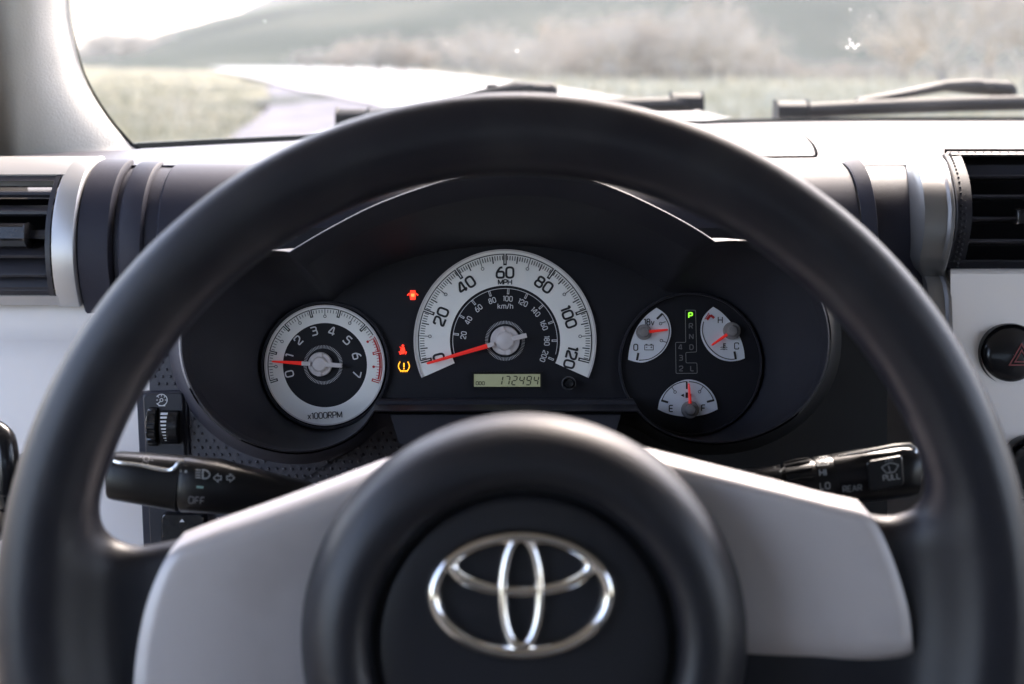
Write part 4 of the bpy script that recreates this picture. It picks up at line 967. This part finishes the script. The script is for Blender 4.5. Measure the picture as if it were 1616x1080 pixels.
V, Fc = tube([at(*p) for p in ((1322, 720, .5425), (1360, 714, .5415), (1410, 704.5, .5405), (1436, 702.5, .5405), (1443, 708, .540), (1446, 726, .540), (1447, 742, .540))], [.0005, .001, .0011, .0012, .0011, .0009, .0004], 8); mesh('bright_edge', V, Fc, 'bright', rs_)
ik = Ink(lambda u, v, L: rsf(u, -v, L)); ik.text('PULL', (1407, -753), 8.6, 1.6, 7, 1, .24)
ik.ribbon(catmull([(1391, -738), (1404, -731), (1418, -734)], 5), 1.6); ik.ribbon([(1391, -738), (1399, -747)], 1.6); ik.ribbon([(1418, -734), (1412, -745)], 1.6); ik.ribbon([(1399, -747), (1412, -745)], 1.6); ik.ribbon([(1405, -745), (1402, -735)], 1.4)
for k in range(3): ik.ribbon([(1397 + 5 * k, -729.5 + .8 * k), (1399 + 5 * k, -726 + .6 * k)], 1.3)
ik.build('washer_symbol', 'dimink', rs_, world=True)
rdp = lambda py: .5394 + .0000030 * (py - 757) ** 2
ik = Ink(lambda u, v, L: rsf(u, -v, L)); ik.text('HI', (1298.5, -746), 9.5, 2.0, 4, 1.05, .3); ik.text('LO', (1302, -767), 9.5, 2.0, 4, 1, .3)
ik.ribbon([(1290, -735), (1289, -727), (1293, -722), (1305, -720.5), (1308, -725), (1307, -733)], 1.5, True); ik.ribbon([(1292, -733), (1303, -724)], 1.3)
ik.build('wiper_print', 'dimink', rs_, world=True)
ik = Ink(lambda u, v, L: rsf(u, -v, L)); ik.text('REAR', (1345, -771), 9, 1.6, 6, 1, .24); ik.build('rear_letters', 'dimink', rs_, world=True)
ik = Ink(rsf); ik.ribbon([(1223, 737), (1231, 745), (1240, 735)], 1.6); ik.poly([(1231, 748), (1239, 746), (1239, 753), (1231, 754)]); ik.build('front_symbol', 'dimink', rs_, world=True)

# column shroud behind the hub
colm = empty('steering_column', at(815, 800, .58), 'dark steering column cover behind the wheel hub', 'column')
V, Fc = loft([[at(*p, d) for p in rounded([(680 - e, 700 - e), (985 + e, 700 - e), (1030 + e, 1000), (600 - e, 1000)], 40)] for d, e in ((.60, 6), (.54, 0), (.52, -12), (.50, -40))], True, True, True); mesh('column_cover', V, Fc, 'hood', colm)

# ================================================================== STEERING WHEEL
TILT = .06
WC = CAMP + CR @ Vector((.00155, -.0948, -.4370))
Wm = Matrix.Translation(WC) @ (CR @ Matrix.Rotation(-TILT, 3, 'X')).to_4x4()
Wi = Wm.inverted(); RR, rr_ = .172, .0152
def Wp(px, py, z=0.):
    a = Wi @ CAMP; b = (Wi.to_3x3() @ ray(px, py)); return a + b * ((z - a.z) / b.z)
wh = empty('steering_wheel', Wm, 'black steering wheel with silver spoke inserts and chrome oval emblem', 'steering wheel')
def surface_nets(D, org, h):
    """naive surface nets: D sampled on a grid, negative inside"""
    nx, ny, nz = D.shape; ins = D < 0; cx, cy, cz = nx - 1, ny - 1, nz - 1
    cnt = np.zeros((cx, cy, cz), np.int8); 
    for i in (0, 1):
        for j in (0, 1):
            for k in (0, 1): cnt += ins[i:i + cx, j:j + cy, k:k + cz]
    act = (cnt > 0) & (cnt < 8); idx = -np.ones(act.shape, np.int64); A = np.argwhere(act); idx[act] = np.arange(len(A))
    P = np.zeros((len(A), 3)); N = np.zeros(len(A))
    cor = [(i, j, k) for i in (0, 1) for j in (0, 1) for k in (0, 1)]
    for a in cor:
        for ax in range(3):
            if a[ax]: continue
            b = list(a); b[ax] = 1
            da = D[A[:, 0] + a[0], A[:, 1] + a[1], A[:, 2] + a[2]]; db = D[A[:, 0] + b[0], A[:, 1] + b[1], A[:, 2] + b[2]]
            m = (da < 0) != (db < 0); t = np.where(m, da / np.where(m, da - db, 1), 0)
            p = np.array(a, float)[None].repeat(len(A), 0); p[:, ax] += t
            P[m] += p[m]; N[m] += 1
    V = (A + P / N[:, None]) * h + org; Fq = []
    for ax in range(3):
        sl = [slice(1, -1)] * 3; sl[ax] = slice(0, -1); sl2 = list(sl); sl2[ax] = slice(1, None)
        a_, b_ = ins[tuple(sl)], ins[tuple(sl2)]
        E_ = np.argwhere(a_ != b_); off = np.array([1, 1, 1]); off[ax] = 0; Q = E_ + off
        u, v = [k for k in range(3) if k != ax]
        du = np.zeros(3, int); du[u] = 1; dv = np.zeros(3, int); dv[v] = 1
        q = [Q, Q - du, Q - du - dv, Q - dv]; fs = np.stack([idx[tuple(x.T)] for x in q], 1)
        s_ = a_[tuple(E_.T)]; s_ = s_ if ax != 1 else ~s_
        fs = np.where(s_[:, None], fs, fs[:, ::-1]); Fq.append(fs)
    return V, np.vstack(Fq)
def sdpoly(P, X, Y):
    P = np.array(P); d = np.full(X.shape, 1e9); sgn = np.ones(X.shape)
    for i in range(len(P)):
        a, b = P[i], P[i - 1]; e = b - a; wx, wy = X - a[0], Y - a[1]; t = np.clip((wx * e[0] + wy * e[1]) / (e @ e), 0, 1)
        d = np.minimum(d, (wx - e[0] * t) ** 2 + (wy - e[1] * t) ** 2)
        c1_, c2_, c3_ = Y >= a[1], Y < b[1], e[0] * wy > e[1] * wx
        sgn = np.where((c1_ & c2_ & c3_) | (~c1_ & ~c2_ & ~c3_), -sgn, sgn)
    return sgn * np.sqrt(d)
def smin(a, b, k):
    h_ = np.clip(.5 + .5 * (b - a) / k, 0, 1); return b * (1 - h_) + a * h_ - k * h_ * (1 - h_)
hs = .0022; org = np.array([-.2, -.2, -.05]); G = [org[i] + hs * np.arange(n_) for i, n_ in enumerate((183, 183, 38))]
X, Y, Z = np.meshgrid(*G, indexing='ij')
tor = np.sqrt((np.sqrt(X ** 2 + Y ** 2) - RR) ** 2 + (Z * .92) ** 2) - rr_
X2, Y2 = X[:, :, 0], Y[:, :, 0]
def spoke_poly(P): return [tuple(Wp(px, py, -.008)[:2]) for px, py in P]
SL = spoke_poly([(700, 700), (600, 742), (440, 797), (300, 848), (215, 866), (120, 872), (70, 1240), (420, 1240), (700, 1240)])
SR = spoke_poly([(920, 690), (1020, 724), (1180, 762), (1330, 800), (1400, 818), (1500, 826), (1570, 1240), (1240, 1240), (920, 1240)])
D_ = tor
for SPK in (SL, SR):
    d2 = sdpoly(SPK, X2, Y2)[:, :, None] + .008
    q1, q2 = d2, np.abs(Z + .0135 + .02 * np.clip((.11 - np.abs(X)) / .11, 0, 1)) - .010 + .008
    D_ = smin(D_, np.sqrt(np.maximum(q1, 0) ** 2 + np.maximum(q2, 0) ** 2) + np.minimum(np.maximum(q1, q2), 0) - .008, .024)
Vn, Fn = surface_nets(D_, org, hs)
ob = mesh('rim', Vn.tolist(), Fn.tolist(), 'rim', wh, world=False, angle=180)
sm = ob.modifiers.new('smooth', 'SMOOTH'); sm.factor = .5; sm.iterations = 6
# silver spoke inserts
def insert(TL, TR_, BL, BR, lab):
    """edge curves in photo pixels: top edge, bottom edge, inner and outer sides"""
    def patch(zoff, shrink):
        rows = []
        n_, m_ = 26, 26
        t_ = resample(catmull(TL, 6), n_); b_ = resample(catmull(BL, 6), n_); l_ = resample(catmull(TR_, 6), m_); r_ = resample(catmull(BR, 6), m_)
        for j in range(m_):
            v = j / (m_ - 1); row = []
            for i in range(n_):
                u = i / (n_ - 1)
                p = (1 - v) * t_[i] + v * b_[i] + (1 - u) * l_[j] + u * r_[j] - ((1 - u) * (1 - v) * t_[0] + u * (1 - v) * t_[-1] + (1 - u) * v * b_[0] + u * v * b_[-1])
                z = .0030 - .013 * max(0, 1 - v / .18) ** 2.4 - .006 * max(0, (v - .93) / .07) ** 2 - .0016 * max(0, (u - .94) / .06) ** 2 - .010 * (1 - u) ** 1.5
                row.append(Wp(p[0], p[1], z + zoff))
            rows.append(row)
        return rows
    rows = patch(0, 0); V, Fc = loft(rows, False)
    n_ = 26; bd = [(0, i) for i in range(n_)] + [(j, n_ - 1) for j in range(1, n_)] + [(n_ - 1, i) for i in range(n_ - 2, -1, -1)] + [(j, 0) for j in range(n_ - 2, 0, -1)]
    s0 = len(V); V = list(V)
    for j, i in bd: V.append(rows[j][i] + Vector((0, 0, -.012)))
    for k in range(len(bd)):
        a, b = bd[k], bd[(k + 1) % len(bd)]; Fc.append((a[0] * n_ + a[1], s0 + k, s0 + (k + 1) % len(bd), b[0] * n_ + b[1]))
    return mesh('spoke_insert', V, Fc, 'silver', wh, world=False, angle=50)
insert([(640, 714), (597, 728), (520, 757), (430, 790), (350, 818), (292, 840)], [(640, 714), (560, 850), (520, 960), (500, 1100), (505, 1180)], [(505, 1180), (350, 1180), (212, 1180)], [(292, 840), (262, 880), (234, 945), (217, 1020), (210, 1100), (212, 1180)], 'l')
insert([(980, 698), (1020, 707), (1120, 732), (1220, 757), (1300, 778), (1352, 789)], [(980, 698), (1080, 800), (1140, 900), (1160, 1000), (1165, 1045)], [(1165, 1045), (1250, 1046), (1350, 1045), (1442, 1037)], [(1352, 789), (1384, 828), (1412, 890), (1434, 965), (1442, 1037)], 'r')
# hub
hc = Wp(828, 1020, .022)
hx = Matrix.Translation(Vector((hc.x, hc.y, 0)))
V, Fc = lathe([(.0795, -.035), (.0805, -.012), (.0802, .002), (.0785, .011), (.0748, .019), (.0695, .0245), (.063, .0268), (.0575, .0258), (.0545, .0225), (.0534, .0185), (.0532, .0130), (.0505, .0128)], n=128, ax=hx); mesh('hub_ring', V, Fc, 'hub', wh, world=False, angle=80)
V, Fc = lathe([(.0519, .0090), (.0517, .0155), (.0505, .0172), (.0485, .0178), (.040, .0182), (.02, .0184), (.00001, .0185)], n=128, ax=hx); mesh('horn_pad', V, Fc, 'hub', wh, world=False, angle=80)
# emblem: three interlocking chrome ellipses
ec = Wp(822.5, 939, .021); ez = .0190
def eband(cx, cy, ax_, ay_, w, h, zc, n=96, wy=None, trim=None):
    rings = []
    for k in range(n):
        t = 2 * math.pi * k / n; c, s_ = math.cos(t), math.sin(t)
        ww = w + ((wy or w) - w) * s_ * s_
        nrm = Vector((c / ax_, s_ / ay_, 0)).normalized(); p = Vector((ec.x + cx + ax_ * c, ec.y + cy + ay_ * s_, zc))
        rings.append([p + nrm * (ww * q) + Vector((0, 0, h * z_)) for q, z_ in ((1, -.5), (1, .1), (.86, .5), (.5, .86), (.12, 1), (-.12, 1), (-.5, .8), (-.86, .42), (-1, .05), (-1, -.5))])
    rings.append(rings[0]); return loft(rings, False)
px_ = (Wp(823, 939, .021) - Wp(822, 939, .021)).x
em = sub_e = None
V, Fc = eband(0, 0, 138 * px_, 91 * px_, 12.5 * px_, .0042, ez, 120); em = mesh('emblem', V, Fc, 'chrome', wh, world=False, angle=60)
V, Fc = eband(0, 47 * px_, 108 * px_, 42 * px_, 10.8 * px_, .0030, ez + .0004, 110, 10.5 * px_); mesh('wide_ellipse', V, Fc, 'chrome', em, world=False, angle=60)
V, Fc = eband(0, 4 * px_, 29.5 * px_, 84 * px_, 8.6 * px_, .0030, ez + .0007, 110, 9 * px_); mesh('tall_ellipse', V, Fc, 'chrome', em, world=False, angle=60)

# ================================================================== WIPERS AND HOOD OUTSIDE THE GLASS
def wiper(lx, ly, rx, ry, hubx, huby, d0, d1, lab, armp):
    e = empty('windshield_wiper', at((lx + rx) / 2, (ly + ry) / 2, d0), lab, 'wiper', 'wipers parked on the windshield')
    n_ = 14; rings = []
    for k in range(n_ + 1):
        t = k / n_; px, py, d = lx + (rx - lx) * t, ly + (ry - ly) * t - 4 * math.sin(math.pi * t), d0 + (d1 - d0) * t
        c = at(px, py, d); hh = 10 * d / F; dd = .011
        rings.append([c + Vector((0, dd * a, hh * b)) for a, b in ((-.9, -.9), (-1, -.2), (-.8, .35), (-.3, .9), (.4, .9), (.9, .2), (.9, -.9))])
    V, Fc = loft(rings, True, True, True, flip=True); mesh('blade', V, Fc, 'wiper', e, angle=35)
    rb = [[at(lx + (rx - lx) * t, ly + (ry - ly) * t + 8 - 4 * math.sin(math.pi * t), d0 + (d1 - d0) * t) + Vector((0, a, b)) for a, b in ((-.004, 0), (.004, 0), (.001, -.004), (-.001, -.004))] for t in (.015, .25, .5, .75, .985)]
    V, Fc = loft(rb, True, True, True); mesh('rubber_strip', V, Fc, 'rubber', e, angle=20)
    for tx, ty, sg, dd in ((lx, ly, 1, d0), (rx, ry, -1, d1)):
        V, Fc = loft([[at(tx + sg * x, ty - .5 + y, dd) + Vector((0, q, 0)) for q, y in ((-.0135, 12), (-.0135, -6), (-.007, -14), (.009, -14), (.013, 12))] for x in (-4, 0, 22, 46)], True, True, True)
        mesh('end_cap', V, Fc, 'wiper', e, bevel=.002, angle=35)
    dm = (d0 + d1) / 2
    P = [at(hubx + x, huby + y, dm + .05 - .03 * k / 4) for k, (x, y) in enumerate(armp)]
    V, Fc = stalk_like(P, [.0125, .0135, .0095, .008, .006], .010); mesh('wiper_arm', V, Fc, 'wiper', e, angle=35)
    ax = Matrix.Translation(at(hubx - 4, huby + 3, dm + .05)) @ Matrix.Rotation(R(60), 4, 'X')
    V, Fc = lathe([(.0115, -.02), (.0115, .002), (.009, .005), (.005, .006), (.0001, .006)], n=24, ax=ax); mesh('pivot_cap', V, Fc, 'wiper', e)
    for dx in (-92, -34):
        V, Fc = box(at(hubx + dx, huby - 7, dm + .04), .012, .012, .006); mesh('clip', V, Fc, 'rubber', e, bevel=.001)
def stalk_like(P, hw, hy):
    rings = []
    for p, w in zip(P, hw): rings.append([Vector(p) + Vector((0, hy * math.cos(a), w * .62 * math.sin(a))) for a in np.linspace(0, 2 * math.pi, 12, endpoint=False)])
    return loft(rings, True, True, True)
wiper(536, 187, 1104, 162, 868, 144, 1.17, 1.26, 'black wiper behind the top of the steering wheel rim', ((0, 0), (-55, -2), (-112, 6), (-170, 24), (-258, 38)))
wiper(1227, 175, 1800, 158, 1592, 141, 1.26, 1.28, 'black wiper lying over the centre of the dash, right of the wheel', ((0, 0), (-55, -4), (-100, -5), (-160, 6), (-240, 20)))
# pale bonnet seen just over the dash
rows = []
for py, d in ((240, 1.34), (200, 1.42), (178, 1.60), (173, 1.9), (172, 2.3), (180, 2.6), (220, 2.75)):
    row = []
    for t in np.linspace(-1, 1, 25):
        p = at(860 + t * 470, py, d); p.z -= .10 * abs(t) ** 2.2 * (d / 1.5) * .55; row.append(p)
    rows.append(row)
V, Fc = loft(rows, False); tag(mesh('car_bonnet', V, Fc, 'paint'), 'pale rounded bonnet just past the wipers', 'bonnet')
strip_mw()

# ================================================================== AIR: thin valley haze round everything
hzm = bpy.data.materials.new('valley haze'); hzm.use_nodes = True; n = hzm.node_tree.nodes; n.remove(n['Principled BSDF'])
pv = n.new('ShaderNodeVolumePrincipled'); pv.inputs['Color'].default_value = (.93, .94, .93, 1); pv.inputs['Density'].default_value = .00058; pv.inputs['Anisotropy'].default_value = .2
hzm.node_tree.links.new(pv.outputs[0], n['Material Output'].inputs['Volume'])
V, Fc = box((0, 700, 60), 2200, 1720, 126)
hb = mesh('haze', V, Fc, hzm, smooth=False, kind='stuff')
